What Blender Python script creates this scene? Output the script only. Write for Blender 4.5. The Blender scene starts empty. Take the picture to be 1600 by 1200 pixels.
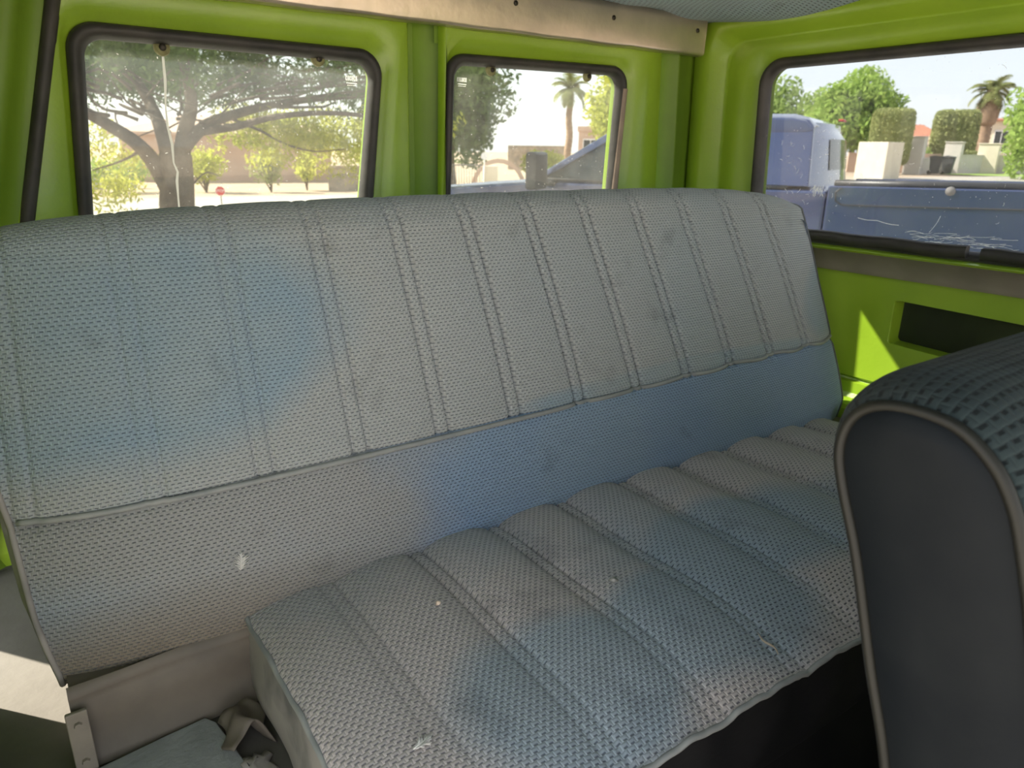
import bpy, bmesh, math, random
from mathutils import Vector, Matrix
S = bpy.context.scene
C = S.collection
PI = math.pi
CZ = 1.6            # eye height over the ground; geometry below is written relative to the eye, z + CZ is height above ground

# ------------------------------------------------------------------ camera
cam_d = bpy.data.cameras.new('camera'); cam = bpy.data.objects.new('camera', cam_d); C.objects.link(cam)
M3 = Matrix(((0.82257074, 0.16892078, -0.54299461), (-0.56852308, 0.26544975, -0.7786642), (0.01260522, 0.94921136, 0.31438656)))
cam.matrix_world = Matrix.Translation((0, 0, CZ)) @ M3.to_4x4()
cam_d.sensor_width = 36; cam_d.lens = 1109 / 1600 * 36; cam_d.clip_start = 0.02; cam_d.clip_end = 600
cam_d.dof.use_dof = True; cam_d.dof.focus_distance = 0.95; cam_d.dof.aperture_fstop = 9
S.camera = cam
# ------------------------------------------------------------------ sky, sun, exposure
w = bpy.data.worlds.new('world'); S.world = w; w.use_nodes = True
nt = w.node_tree; nt.nodes.clear()
sky = nt.nodes.new('ShaderNodeTexSky'); sky.sky_type = 'NISHITA'; sky.sun_disc = False
sky.sun_elevation = math.radians(38); sky.sun_rotation = math.radians(-35); sky.dust_density = 2.0; sky.air_density = 1.0; sky.altitude = 300
hz = nt.nodes.new('ShaderNodeMixRGB'); hz.inputs[0].default_value = 0.72; hz.inputs[2].default_value = (5.4, 5.35, 5.3, 1)
bgn = nt.nodes.new('ShaderNodeBackground'); bgn.inputs[1].default_value = 0.25
wo = nt.nodes.new('ShaderNodeOutputWorld')
nt.links.new(sky.outputs[0], hz.inputs[1]); nt.links.new(hz.outputs[0], bgn.inputs[0]); nt.links.new(bgn.outputs[0], wo.inputs[0])
sd = bpy.data.lights.new('sun', 'SUN'); sd.energy = 10.5; sd.angle = math.radians(0.6); sd.color = (1, 0.91, 0.76)
sun = bpy.data.objects.new('sun', sd); C.objects.link(sun)
_e, _a = math.radians(39), math.radians(128)
sun.rotation_euler = Vector((math.cos(_e) * math.cos(_a), math.cos(_e) * math.sin(_a), math.sin(_e))).to_track_quat('Z', 'Y').to_euler()
S.view_settings.view_transform = 'Standard'; S.view_settings.look = 'None'; S.view_settings.gamma = 1; S.view_settings.use_curve_mapping = False
S.view_settings.exposure = 1.12

# ------------------------------------------------------------------ materials
def new_mat(name):
    m = bpy.data.materials.new(name); m.use_nodes = True
    n = m.node_tree; p = n.nodes['Principled BSDF']; return m, n, p
def N(n, t, **k):
    x = n.nodes.new(t)
    for a, v in k.items(): setattr(x, a, v)
    return x
def noise(n, scale, detail=4, rough=0.55, coord='Object'):
    tc = N(n, 'ShaderNodeTexCoord'); t = N(n, 'ShaderNodeTexNoise'); t.inputs['Scale'].default_value = scale
    t.inputs['Detail'].default_value = detail; t.inputs['Roughness'].default_value = rough
    n.links.new(tc.outputs[coord], t.inputs['Vector']); return t.outputs['Fac']
def ramp(n, fac, stops):
    r = N(n, 'ShaderNodeValToRGB'); e = r.color_ramp.elements
    while len(e) < len(stops): e.new(0.5)
    for i, (p, c) in enumerate(stops): e[i].position = p; e[i].color = (*c, 1) if len(c) == 3 else c
    n.links.new(fac, r.inputs[0]); return r.outputs[0]
def bump(n, h, strength, dist, prev=None):
    b = N(n, 'ShaderNodeBump'); b.inputs['Strength'].default_value = strength; b.inputs['Distance'].default_value = dist
    n.links.new(h, b.inputs['Height'])
    if prev: n.links.new(prev, b.inputs['Normal'])
    return b.outputs[0]
def mat(name, c1, c2=None, scale=8, rough=0.6, metal=0, bs=0, bscale=60, bd=0.002, spec=0.5, lo=0.35, hi=0.65, coord='Object', detail=4):
    m, n, p = new_mat(name)
    p.inputs['Roughness'].default_value = rough; p.inputs['Metallic'].default_value = metal; p.inputs['Specular IOR Level'].default_value = spec
    c2 = c2 or tuple(x * 0.85 for x in c1)
    n.links.new(ramp(n, noise(n, scale, detail, coord=coord), [(lo, c1), (hi, c2)]), p.inputs['Base Color'])
    if bs: n.links.new(bump(n, noise(n, bscale, 3, coord=coord), bs, bd), p.inputs['Normal'])
    return m
def leafmat(name, c1, c2, trans=0.45, scale=1.5):
    m, n, p = new_mat(name); out = n.nodes['Material Output']
    col = ramp(n, noise(n, scale, 3), [(0.3, c1), (0.7, c2)])
    tr = N(n, 'ShaderNodeBsdfTranslucent'); df = N(n, 'ShaderNodeBsdfDiffuse'); mx = N(n, 'ShaderNodeMixShader'); mx.inputs[0].default_value = trans
    n.links.new(col, tr.inputs[0]); n.links.new(col, df.inputs[0]); n.links.new(df.outputs[0], mx.inputs[1]); n.links.new(tr.outputs[0], mx.inputs[2])
    n.links.new(mx.outputs[0], out.inputs[0]); return m
def fabric(name, cw=0.0074, rh=0.0048, base=((0.33, 0.36, 0.36), (0.17, 0.27, 0.37)), dust=(0.36, 0.335, 0.31), dark=0.35, bs=0.8, dmid=0.5, noff=0.0, blobs=(), sheen=0.25, glare_tint=()):
    """woven upholstery: staggered raised cells with a short dark gap under each; stains and dust by noise"""
    m, n, p = new_mat(name); L = n.links.new
    uv = N(n, 'ShaderNodeUVMap'); uv.uv_map = 'UVMap'; sp = N(n, 'ShaderNodeSeparateXYZ'); L(uv.outputs[0], sp.inputs[0])
    def mth(op, a, b=None, c=None, clamp=False):
        x = N(n, 'ShaderNodeMath', operation=op); x.use_clamp = clamp
        for i, v in enumerate((a, b, c)):
            if v is None: continue
            if isinstance(v, (int, float)): x.inputs[i].default_value = v
            else: L(v, x.inputs[i])
        return x.outputs[0]
    # wobble of the weave
    wn = N(n, 'ShaderNodeTexNoise'); wn.inputs['Scale'].default_value = 60; wn.inputs['Detail'].default_value = 1; L(uv.outputs[0], wn.inputs['Vector'])
    wob = mth('MULTIPLY', mth('SUBTRACT', wn.outputs['Fac'], 0.5), 0.25)
    v = mth('ADD', mth('DIVIDE', sp.outputs[1], rh), wob)
    row = mth('FLOOR', v); fv = mth('FRACT', v)
    off = mth('MULTIPLY', mth('MODULO', mth('ABSOLUTE', row), 2), 0.5)
    u = mth('ADD', mth('ADD', mth('DIVIDE', sp.outputs[0], cw), off), wob)
    fu = mth('FRACT', u)
    du = mth('ABSOLUTE', mth('SUBTRACT', fu, 0.5)); dv = mth('ABSOLUTE', mth('SUBTRACT', fv, 0.5))
    # cell height: rounded plateau
    hu = mth('SUBTRACT', 1, mth('POWER', mth('MULTIPLY', du, 2), 4)); hv = mth('SUBTRACT', 1, mth('POWER', mth('MULTIPLY', dv, 2), 3))
    h = mth('MULTIPLY', hu, hv)
    # dark gap: near the lower row boundary in the middle of the cell
    g1 = mth('SUBTRACT', 1, mth('MULTIPLY', mth('ABSOLUTE', mth('SUBTRACT', fv, 0.19)), 4.6), clamp=True)
    g2 = mth('MULTIPLY', mth('SUBTRACT', 0.30, du), 9, clamp=True)
    gap = mth('MULTIPLY', mth('MULTIPLY', g1, 1.8, clamp=True), g2)
    fine = N(n, 'ShaderNodeTexNoise'); fine.inputs['Scale'].default_value = 900; fine.inputs['Detail'].default_value = 2; L(uv.outputs[0], fine.inputs['Vector'])
    hh = mth('ADD', mth('SUBTRACT', h, mth('MULTIPLY', gap, 1.3)), mth('MULTIPLY', fine.outputs['Fac'], 0.25))
    tc = N(n, 'ShaderNodeTexCoord'); mp = N(n, 'ShaderNodeMapping'); mp.inputs['Location'].default_value = (noff, noff * 0.7, 0); L(tc.outputs['Object'], mp.inputs[0])
    def nz(s, d): 
        t = N(n, 'ShaderNodeTexNoise'); t.inputs['Scale'].default_value = s; t.inputs['Detail'].default_value = d; L(mp.outputs[0], t.inputs['Vector']); return t.outputs['Fac']
    c0 = ramp(n, nz(3.2, 3), [(0.38, base[0]), (0.62, base[1])])
    dn = nz(2.3, 5)
    if blobs:      # worn areas where the dust is rubbed off and the dyed yarn shows
        tot = None
        for cu, cv, ru, rv in blobs:
            x = mth('DIVIDE', mth('SUBTRACT', sp.outputs[0], cu), ru); y = mth('DIVIDE', mth('SUBTRACT', sp.outputs[1], cv), rv)
            q = mth('SUBTRACT', 1, mth('ADD', mth('MULTIPLY', x, x), mth('MULTIPLY', y, y)), clamp=True); tot = q if tot is None else mth('MAXIMUM', tot, q)
        dn = mth('SUBTRACT', mth('ADD', dn, 0.10), mth('MULTIPLY', tot, 0.46))
    mx = N(n, 'ShaderNodeMixRGB'); L(ramp(n, dn, [(dmid - 0.12, (0, 0, 0)), (dmid + 0.12, (0.9, 0.9, 0.9))]), mx.inputs[0]); L(c0, mx.inputs[1]); mx.inputs[2].default_value = (*dust, 1)
    for cu, cv, ru, rv in glare_tint:     # brownish lower-left glare painted into the cloth colour
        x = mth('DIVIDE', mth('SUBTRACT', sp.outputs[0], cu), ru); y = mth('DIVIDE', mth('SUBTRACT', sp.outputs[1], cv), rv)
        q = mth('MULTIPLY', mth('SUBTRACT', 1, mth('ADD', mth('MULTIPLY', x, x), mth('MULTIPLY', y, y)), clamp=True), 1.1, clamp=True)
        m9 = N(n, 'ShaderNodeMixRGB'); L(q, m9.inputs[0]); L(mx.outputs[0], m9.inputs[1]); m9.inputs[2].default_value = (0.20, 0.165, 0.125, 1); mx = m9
    sm = N(n, 'ShaderNodeMixRGB', blend_type='MULTIPLY'); L(ramp(n, nz(11, 4), [(0.62, (0, 0, 0)), (0.74, (0.45, 0.45, 0.45))]), sm.inputs[0]); L(mx.outputs[0], sm.inputs[1]); sm.inputs[2].default_value = (0.42, 0.42, 0.42, 1)
    dk = N(n, 'ShaderNodeMixRGB', blend_type='MULTIPLY'); L(gap, dk.inputs[0]); L(sm.outputs[0], dk.inputs[1]); dk.inputs[2].default_value = (dark, dark * 1.05, dark * 1.15, 1)
    # pale threads along the cell edges
    edge_m = mth('MAXIMUM', mth('MULTIPLY', mth('SUBTRACT', du, 0.43), 12, clamp=True), mth('MULTIPLY', mth('SUBTRACT', fv, 0.84), 6, clamp=True))
    lt = N(n, 'ShaderNodeMixRGB', blend_type='MULTIPLY'); L(edge_m, lt.inputs[0]); L(dk.outputs[0], lt.inputs[1]); lt.inputs[2].default_value = (1.32, 1.30, 1.27, 1); dk = lt
    L(dk.outputs[0], p.inputs['Base Color']); p.inputs['Roughness'].default_value = 0.9; p.inputs['Specular IOR Level'].default_value = 0.25
    p.inputs['Sheen Weight'].default_value = sheen; p.inputs['Sheen Roughness'].default_value = 0.5
    L(bump(n, hh, bs, 0.0012), p.inputs['Normal'])
    return m
def glass(name, tint, dust, dustcol=(0.8, 0.78, 0.72), scale=9, lo=0.35, hi=0.75):
    m, n, p = new_mat(name); out = n.nodes['Material Output']; L = n.links.new; n.nodes.remove(p)
    t = N(n, 'ShaderNodeBsdfTransparent'); t.inputs[0].default_value = (*tint, 1)
    g = N(n, 'ShaderNodeBsdfGlossy'); g.inputs['Roughness'].default_value = 0.02
    fr = N(n, 'ShaderNodeFresnel'); fr.inputs[0].default_value = 1.45
    geo = N(n, 'ShaderNodeNewGeometry'); fb_ = N(n, 'ShaderNodeMath', operation='MULTIPLY_ADD'); L(geo.outputs['Backfacing'], fb_.inputs[0]); fb_.inputs[1].default_value = -1; fb_.inputs[2].default_value = 1
    fm = N(n, 'ShaderNodeMath', operation='MULTIPLY'); L(fr.outputs[0], fm.inputs[0]); L(fb_.outputs[0], fm.inputs[1])      # reflect at the outer faces only
    m1 = N(n, 'ShaderNodeMixShader'); L(fm.outputs[0], m1.inputs[0]); L(t.outputs[0], m1.inputs[1]); L(g.outputs[0], m1.inputs[2])
    d = N(n, 'ShaderNodeBsdfDiffuse'); d.inputs[0].default_value = (*dustcol, 1); tl = N(n, 'ShaderNodeBsdfTranslucent'); tl.inputs[0].default_value = (*dustcol, 1)
    m2 = N(n, 'ShaderNodeMixShader'); m2.inputs[0].default_value = 0.5; L(d.outputs[0], m2.inputs[1]); L(tl.outputs[0], m2.inputs[2])
    film = ramp(n, noise(n, scale, 6, 0.6), [(lo, (dust * 0.35,) * 3), (hi, (dust * 1.5,) * 3)])
    spk = ramp(n, noise(n, 210, 1), [(0.745, (0, 0, 0)), (0.79, (0.35, 0.35, 0.35))])
    ad = N(n, 'ShaderNodeMixRGB', blend_type='ADD'); ad.inputs[0].default_value = 1; L(film, ad.inputs[1]); L(spk, ad.inputs[2])
    m3 = N(n, 'ShaderNodeMixShader'); L(ad.outputs[0], m3.inputs[0]); L(m1.outputs[0], m3.inputs[1]); L(m2.outputs[0], m3.inputs[2])
    L(m3.outputs[0], out.inputs[0]); return m

M = {}
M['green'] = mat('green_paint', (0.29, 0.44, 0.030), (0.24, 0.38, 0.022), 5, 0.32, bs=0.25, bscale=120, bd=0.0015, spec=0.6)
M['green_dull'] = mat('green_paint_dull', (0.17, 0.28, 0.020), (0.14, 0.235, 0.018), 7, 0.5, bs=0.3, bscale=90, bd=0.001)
M['green_light'] = mat('green_paint_door_frame', (0.27, 0.40, 0.07), (0.24, 0.37, 0.06), 7, 0.45, bs=0.15, bscale=90, bd=0.001)
M['rubber'] = mat('black_rubber', (0.025, 0.023, 0.022), (0.055, 0.048, 0.044), 14, 0.55, bs=0.3, bscale=60)
M['rubber_tan'] = mat('tan_glazing_strip', (0.36, 0.27, 0.21), (0.28, 0.21, 0.17), 20, 0.6)
M['band'] = mat('grey_sill_band', (0.31, 0.27, 0.23), (0.25, 0.22, 0.185), 12, 0.5)
M['vinyl'] = mat('dark_blue_grey_vinyl', (0.006, 0.0078, 0.010), (0.011, 0.013, 0.0145), 7, 0.55, spec=0.10, bs=0.35, bscale=220, bd=0.0006)
M['vinyl_black'] = mat('black_vinyl', (0.010, 0.010, 0.011), (0.018, 0.017, 0.017), 7, 0.5, spec=0.3, bs=0.3, bscale=200, bd=0.0006)
M['vinyl_dusty'] = mat('dusty_grey_vinyl', (0.30, 0.275, 0.25), (0.13, 0.125, 0.12), 9, 0.7, bs=0.3, bscale=35, bd=0.003, lo=0.5, hi=0.68)
M['vinyl_brown'] = mat('dusty_brown_vinyl', (0.17, 0.14, 0.11), (0.12, 0.10, 0.08), 9, 0.65, bs=0.3, bscale=40, bd=0.002)
M['piping'] = mat('grey_piping', (0.30, 0.30, 0.285), (0.22, 0.23, 0.23), 20, 0.55)
M['piping_dark'] = mat('dark_piping', (0.05, 0.055, 0.058), (0.08, 0.085, 0.085), 20, 0.5)
M['piping_olive'] = mat('olive_grey_piping', (0.013, 0.0125, 0.009), (0.010, 0.010, 0.008), 20, 0.5, spec=0.3)
M['fab_back'] = fabric('woven_blue_grey_upholstery', noff=0.37, dark=0.46, base=((0.31, 0.35, 0.36), (0.235, 0.315, 0.38)), dust=(0.355, 0.362, 0.355), dmid=0.44, blobs=((0.04, 0.40, 0.36, 0.17), (1.47, 0.30, 0.10, 0.10), (1.0, 0.215, 0.5, 0.030)))
M['fab_low'] = fabric('woven_blue_upholstery', noff=1.9, base=((0.18, 0.265, 0.41), (0.22, 0.30, 0.40)), dust=(0.31, 0.30, 0.285), dmid=0.50, blobs=((1.3, 0.10, 1.05, 0.45),), glare_tint=((0.02, -0.02, 0.50, 0.13),))
M['fab_seat'] = fabric('woven_dusty_upholstery', noff=3.3, cw=0.0096, rh=0.0062, base=((0.24, 0.295, 0.345), (0.285, 0.325, 0.36)), dust=(0.46, 0.40, 0.38), dmid=0.42, dark=0.3, blobs=((0.42, 0.47, 0.17, 0.14), (0.90, 0.58, 0.26, 0.13), (0.66, 0.48, 0.2, 0.12)))
M['fab_near'] = fabric('woven_dark_upholstery', noff=5.3, sheen=0.02, base=((0.018, 0.028, 0.030), (0.028, 0.035, 0.034)), dust=(0.036, 0.035, 0.028), dmid=0.5, dark=0.3, cw=0.0085, rh=0.0072)
M['fab_ceiling'] = fabric('blue_perforated_headliner', noff=7.3, base=((0.17, 0.29, 0.34), (0.15, 0.25, 0.30)), dust=(0.2, 0.28, 0.31), dmid=0.5, dark=0.12, cw=0.014, rh=0.010, bs=1.0)
M['alu'] = mat('scuffed_bare_metal', (0.72, 0.60, 0.50), (0.55, 0.47, 0.40), 9, 0.34, metal=0.85, bs=0.5, bscale=28, bd=0.002, lo=0.3, hi=0.7)
M['screw'] = mat('dark_screw', (0.03, 0.028, 0.025), (0.06, 0.05, 0.04), 80, 0.45, metal=0.6)
M['washer'] = mat('olive_washer', (0.30, 0.29, 0.13), (0.22, 0.2, 0.1), 80, 0.5)
M['floor'] = mat('dusty_floor_paint', (0.095, 0.088, 0.075), (0.075, 0.068, 0.058), 11, 0.8, bs=0.3, bscale=70, bd=0.002)
M['carpet'] = mat('grey_floor_board', (0.30, 0.31, 0.31), (0.23, 0.24, 0.24), 16, 0.9, bs=0.6, bscale=160, bd=0.002)
M['steel'] = mat('dusty_bracket_paint', (0.26, 0.225, 0.18), (0.2, 0.17, 0.14), 22, 0.6)
M['glass1'] = glass('dirty_window_glass', (0.68, 0.70, 0.68), 0.045)
M['glass3'] = glass('scratched_window_glass', (0.60, 0.615, 0.63), 0.03)
M['mark'] = leafmat('white_glass_marking', (0.92, 0.92, 0.88), (0.85, 0.85, 0.8), 0.5)
M['streak'] = leafmat('chalky_streak', (0.42, 0.41, 0.38), (0.34, 0.33, 0.31), 0.5)
M['hole'] = mat('dark_cavity', (0.030, 0.042, 0.010), (0.022, 0.03, 0.009), 10, 0.9)
M['feather'] = mat('white_feather', (0.72, 0.70, 0.66), (0.58, 0.56, 0.52), 60, 0.9)
M['crumb'] = mat('tan_crumb', (0.7, 0.5, 0.35), (0.8, 0.7, 0.6), 80, 0.8)
M['straw'] = mat('dry_straw', (0.36, 0.31, 0.24), (0.28, 0.24, 0.18), 50, 0.8)
M['tanwrap'] = mat('tan_vinyl_scrap', (0.50, 0.44, 0.33), (0.36, 0.32, 0.24), 12, 0.5, bs=0.4, bscale=30, bd=0.004)

# ------------------------------------------------------------------ builders
def link(o, label=None, cat=None, group=None, kind=None):
    if label: o['label'] = label
    if cat: o['category'] = cat
    if group: o['group'] = group
    if kind: o['kind'] = kind
    return o
def thing(name, loc, label=None, cat=None, group=None, kind=None):
    o = bpy.data.objects.new(name, None); o.empty_display_size = 0.05; C.objects.link(o)
    o.location = (loc[0], loc[1], loc[2] + CZ); return link(o, label, cat, group, kind)
class MB:
    def __init__(s): s.v = []; s.f = []; s.uv = []; s.mi = []; s.m = 0
    def add(s, vs, fs, uv=None):
        b = len(s.v); s.v += [tuple(x) for x in vs]
        for f in fs:
            s.f.append([i + b for i in f]); s.mi.append(s.m)
        s.uv += list(uv) if uv else [(x[0], x[1]) for x in vs]
    def box(s, a, b, T=None):
        x0, y0, z0 = a; x1, y1, z1 = b
        vs = [(x0, y0, z0), (x1, y0, z0), (x1, y1, z0), (x0, y1, z0), (x0, y0, z1), (x1, y0, z1), (x1, y1, z1), (x0, y1, z1)]
        if T: vs = [tuple(T @ Vector(v)) for v in vs]
        s.add(vs, [(3, 2, 1, 0), (4, 5, 6, 7), (0, 1, 5, 4), (1, 2, 6, 5), (2, 3, 7, 6), (3, 0, 4, 7)]); return s
    def grid(s, fn, nu, nv, closeu=False, closev=False, uvf=None):
        vs = []; uv = []
        for i in range(nu):
            for j in range(nv):
                vs.append(fn(i, j)); uv.append(uvf(i, j) if uvf else (0, 0))
        fs = []
        for i in range(nu if closeu else nu - 1):
            for j in range(nv if closev else nv - 1):
                i2 = (i + 1) % nu; j2 = (j + 1) % nv
                fs.append((i * nv + j, i2 * nv + j, i2 * nv + j2, i * nv + j2))
        s.add(vs, fs, uv); return s
    def tube(s, pts, r, n=8, caps=True, closed=False):
        pts = [Vector(p) for p in pts]; k = len(pts); rs = r if isinstance(r, (list, tuple)) else [r] * k
        up = Vector((0, 0, 1)); rings = []; prev = None
        for i, p in enumerate(pts):
            if closed: d = pts[(i + 1) % k] - pts[i - 1]
            else: d = pts[min(i + 1, k - 1)] - pts[max(i - 1, 0)]
            if d.length < 1e-9: d = Vector((0, 0, 1))
            d.normalize()
            if prev is None: a = d.cross(up) if abs(d.z) < 0.95 else d.cross(Vector((1, 0, 0)))
            else: a = prev - d * prev.dot(d)
            if a.length < 1e-6: a = d.orthogonal()
            a.normalize(); prev = a; b = d.cross(a)
            rings.append([tuple(p + (a * math.cos(t * 2 * PI / n) + b * math.sin(t * 2 * PI / n)) * rs[i]) for t in range(n)])
        vs = [v for R in rings for v in R]; fs = []
        for i in range(k if closed else k - 1):
            for t in range(n):
                i2 = (i + 1) % k
                fs.append((i * n + t, i * n + (t + 1) % n, i2 * n + (t + 1) % n, i2 * n + t))
        if caps and not closed: fs += [tuple(range(n))[::-1], tuple((k - 1) * n + t for t in range(n))]
        s.add(vs, fs); return s
    def ellip(s, c, r, nu=16, nv=9, jit=0, rnd=None):
        c = Vector(c); vs = []; fs = []
        for j in range(nv + 1):
            ph = PI * j / nv
            for i in range(nu):
                th = 2 * PI * i / nu; k = 1 + (rnd.uniform(-jit, jit) if rnd and 0 < j < nv else 0)
                vs.append((c.x + r[0] * k * math.sin(ph) * math.cos(th), c.y + r[1] * k * math.sin(ph) * math.sin(th), c.z + r[2] * k * math.cos(ph)))
        for j in range(nv):
            for i in range(nu): fs.append((j * nu + i, (j + 1) * nu + i, (j + 1) * nu + (i + 1) % nu, j * nu + (i + 1) % nu))
        s.add(vs, fs); return s
    def prism(s, poly, fn0, fn1):
        n = len(poly); s.add([fn0(*p) for p in poly] + [fn1(*p) for p in poly],
            [tuple(range(n))[::-1], tuple(range(n, 2 * n))] + [(i, (i + 1) % n, n + (i + 1) % n, n + i) for i in range(n)]); return s
    def build(s, name, mats, parent=None, smooth=True, label=None, cat=None, group=None, kind=None, bevel=0, seg=2, recalc=True, weld=0):
        me = bpy.data.meshes.new(name)
        if parent is not None:
            org = Vector(parent.location); q = parent.parent
            while q is not None: org = org + q.location; q = q.parent
        else:
            xs = [v[0] for v in s.v]; ys = [v[1] for v in s.v]; zs = [v[2] for v in s.v]
            org = Vector(((min(xs) + max(xs)) / 2, (min(ys) + max(ys)) / 2, min(zs) + CZ))
        me.from_pydata([(v[0] - org.x, v[1] - org.y, v[2] + CZ - org.z) for v in s.v], [], s.f)
        if not isinstance(mats, (list, tuple)): mats = [mats]
        for m in mats: me.materials.append(m)
        ul = me.uv_layers.new(name='UVMap'); lv = [0] * len(me.loops); me.loops.foreach_get('vertex_index', lv)
        fl = []
        for i in lv: fl += [s.uv[i][0], s.uv[i][1]]
        ul.data.foreach_set('uv', fl)
        me.polygons.foreach_set('material_index', s.mi); me.polygons.foreach_set('use_smooth', [smooth] * len(me.polygons))
        if recalc or weld:
            bm = bmesh.new(); bm.from_mesh(me)
            if weld: bmesh.ops.remove_doubles(bm, verts=bm.verts, dist=weld)
            if recalc: bmesh.ops.recalc_face_normals(bm, faces=bm.faces)
            bm.to_mesh(me); bm.free()
        me.update()
        o = bpy.data.objects.new(name, me); C.objects.link(o)
        if parent is not None: o.parent = parent
        else: o.location = org
        if bevel:
            b = o.modifiers.new('bevel', 'BEVEL'); b.width = bevel; b.segments = seg; b.limit_method = 'ANGLE'; b.angle_limit = math.radians(35)
            b.harden_normals = False
            if smooth: o.modifiers.new('wn', 'WEIGHTED_NORMAL')
        return link(o, label, cat, group, kind)

def fillet(corners, radii, n=8):
    """rounded polygon: every corner gives n+1 points so that loops can be bridged"""
    k = len(corners); out = []
    if isinstance(radii, (int, float)): radii = [radii] * k
    for i in range(k):
        p = Vector(corners[i]); a = Vector(corners[i - 1]) - p; b = Vector(corners[(i + 1) % k]) - p
        r = radii[i]; ang = a.angle(b); t = max(r, 1e-4) / math.tan(ang / 2)
        p0 = p + a.normalized() * t; p1 = p + b.normalized() * t
        cen = p + (a.normalized() + b.normalized()).normalized() * (max(r, 1e-4) / math.sin(ang / 2))
        v0 = p0 - cen; v1 = p1 - cen; th = v0.angle(v1); s_ = 1 if v0.x * v1.y - v0.y * v1.x > 0 else -1
        for q in range(n + 1):
            c, s2 = math.cos(th * q / n * s_), math.sin(th * q / n * s_)
            out.append((cen.x + v0.x * c - v0.y * s2, cen.y + v0.x * s2 + v0.y * c))
    return out
def dens(loop, per=1):
    return loop
def loft(mb, loops, place):
    """loops: (corners, radii, depth)"""
    R = [[place(a, b, d) for a, b in fillet(c, r)] for c, r, d in loops]
    n = len(R[0]); vs = [v for l in R for v in l]; fs = []
    for i in range(len(R) - 1):
        for t in range(n): fs.append((i * n + t, i * n + (t + 1) % n, (i + 1) * n + (t + 1) % n, (i + 1) * n + t))
    mb.add(vs, fs)
def inset(c, d):
    """grow (d<0) or shrink (d>0) a quad given TL,TR,BR,BL in (a,z); works for either a direction"""
    cx = sum(p[0] for p in c) / 4; cz = sum(p[1] for p in c) / 4
    return [(p[0] + (d if p[0] < cx else -d), p[1] + (d if p[1] < cz else -d)) for p in c]

def grow(c, l, o):
    """grow a TL,TR,BR,BL quad by l on its left side and by o on the others"""
    return [(c[0][0] - l, c[0][1] + o), (c[1][0] + o, c[1][1] + o), (c[2][0] + o, c[2][1] - o), (c[3][0] - l, c[3][1] - o)]
# ================================================================== van shell
YR = 1.36
def rearp(a, b, d): return (a, YR + d, b)
def lerp(a, b, t): return a + (b - a) * t
# window openings in the rear doors (TL, TR, BR, BL)
W1 = [(0.140, 0.156), (0.620, 0.153), (0.573, -0.165), (0.108, -0.165)]
W2 = [(0.800, 0.163), (1.256, 0.170), (1.238, -0.165), (0.782, -0.165)]
D1 = [(0.109, 0.262), (0.697, 0.262), (0.680, -0.70), (-0.152, -0.70)]
D2 = [(0.769, 0.262), (1.385, 0.262), (1.420, -0.70), (0.745, -0.70)]
def rear_door(name, D, W, lab):
    mb = MB()
    up = [(D[0][0], 0.262), (D[1][0], 0.262), (lerp(D[1][0], D[2][0], 0.50), -0.215), (lerp(D[0][0], D[3][0], 0.50), -0.215)]
    loft(mb, [(up, [0.006, 0.026, 0.001, 0.001] if D is D1 else [0.026, 0.006, 0.001, 0.001], 0.016), (inset(up, 0.002), [0.006, 0.026, 0.004, 0.004] if D is D1 else [0.026, 0.006, 0.004, 0.004], 0.004), (inset(up, 0.008), 0.03, -0.004), (grow(W, 0.034 if D is D1 else 0.022, 0.046), 0.050, -0.004), (grow(W, 0.028 if D is D1 else 0.020, 0.036), 0.046, 0.004),
              (grow(W, 0.020 if D is D1 else 0.018, 0.024), 0.042, 0.010), (inset(W, -0.010), 0.035, 0.016), (inset(W, -0.004), 0.03, 0.040)], rearp)
    lo = [up[3], up[2], D[2], D[3]]
    mb.add([rearp(a, b, 0.016) for a, b in lo], [(0, 1, 2, 3)])
    lo2 = inset(lo, 0.03); mb.add([rearp(a, b, 0.004) for a, b in lo2], [(0, 1, 2, 3)])
    n0 = len(mb.v); mb.add([rearp(a, b, 0.016) for a, b in lo] + [rearp(a, b, 0.004) for a, b in lo2], [(i, (i + 1) % 4, 4 + (i + 1) % 4, 4 + i) for i in range(4)])
    return mb.build(name, M['green'], label=lab, kind='structure')
rear_door('door_1', D1, W1, 'left lime green rear door panel around the larger tree view')
rear_door('door_2', D2, W2, 'right lime green rear door panel around the palm view')

mb = MB()                                  # rear body frame behind / between the doors, recessed
def strip(poly, d, ridge=None): mb.add([rearp(a, b, d) for a, b in poly], [tuple(range(len(poly)))])
strip([(0.697, 0.31), (0.712, 0.31), (0.700, -0.70), (0.680, -0.70)], 0.018)
mb.grid(lambda i, j: rearp(lerp(0.697, 0.680, j) + [-0.03, 0.006, 0.014, 0.040, 0.066, 0.076, 0.094][i] * (1 if i < 6 else 1), lerp(0.31, -0.70, j), [0.018, 0.030, 0.036, 0.038, 0.036, 0.028, 0.018][i]), 7, 2)
mb.grid(lambda i, j: rearp(lerp(1.385, 1.420, j) + [-0.05, 0.008, 0.055, 0.066, 0.072, 0.080, 0.155][i], lerp(0.31, -0.70, j), [0.019, 0.030, 0.030, 0.012, 0.010, 0.022, 0.026][i]), 7, 2)
mb.grid(lambda i, j: rearp([-0.3, lerp(0.055, -0.20, j), lerp(0.064, -0.19, j), lerp(0.085, -0.165, j), lerp(0.092, -0.158, j), lerp(0.117, -0.130, j), lerp(0.15, -0.10, j)][i] , lerp(0.27, -0.70, j), [0.0, 0.0, 0.010, 0.010, 0.0, -0.002, 0.021][i]), 7, 2)
mb.add([rearp(-0.3, 0.26, 0.016), rearp(1.54, 0.26, 0.016), rearp(1.54, 0.42, 0.016), rearp(-0.3, 0.42, 0.016)], [(0, 1, 2, 3)])
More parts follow.
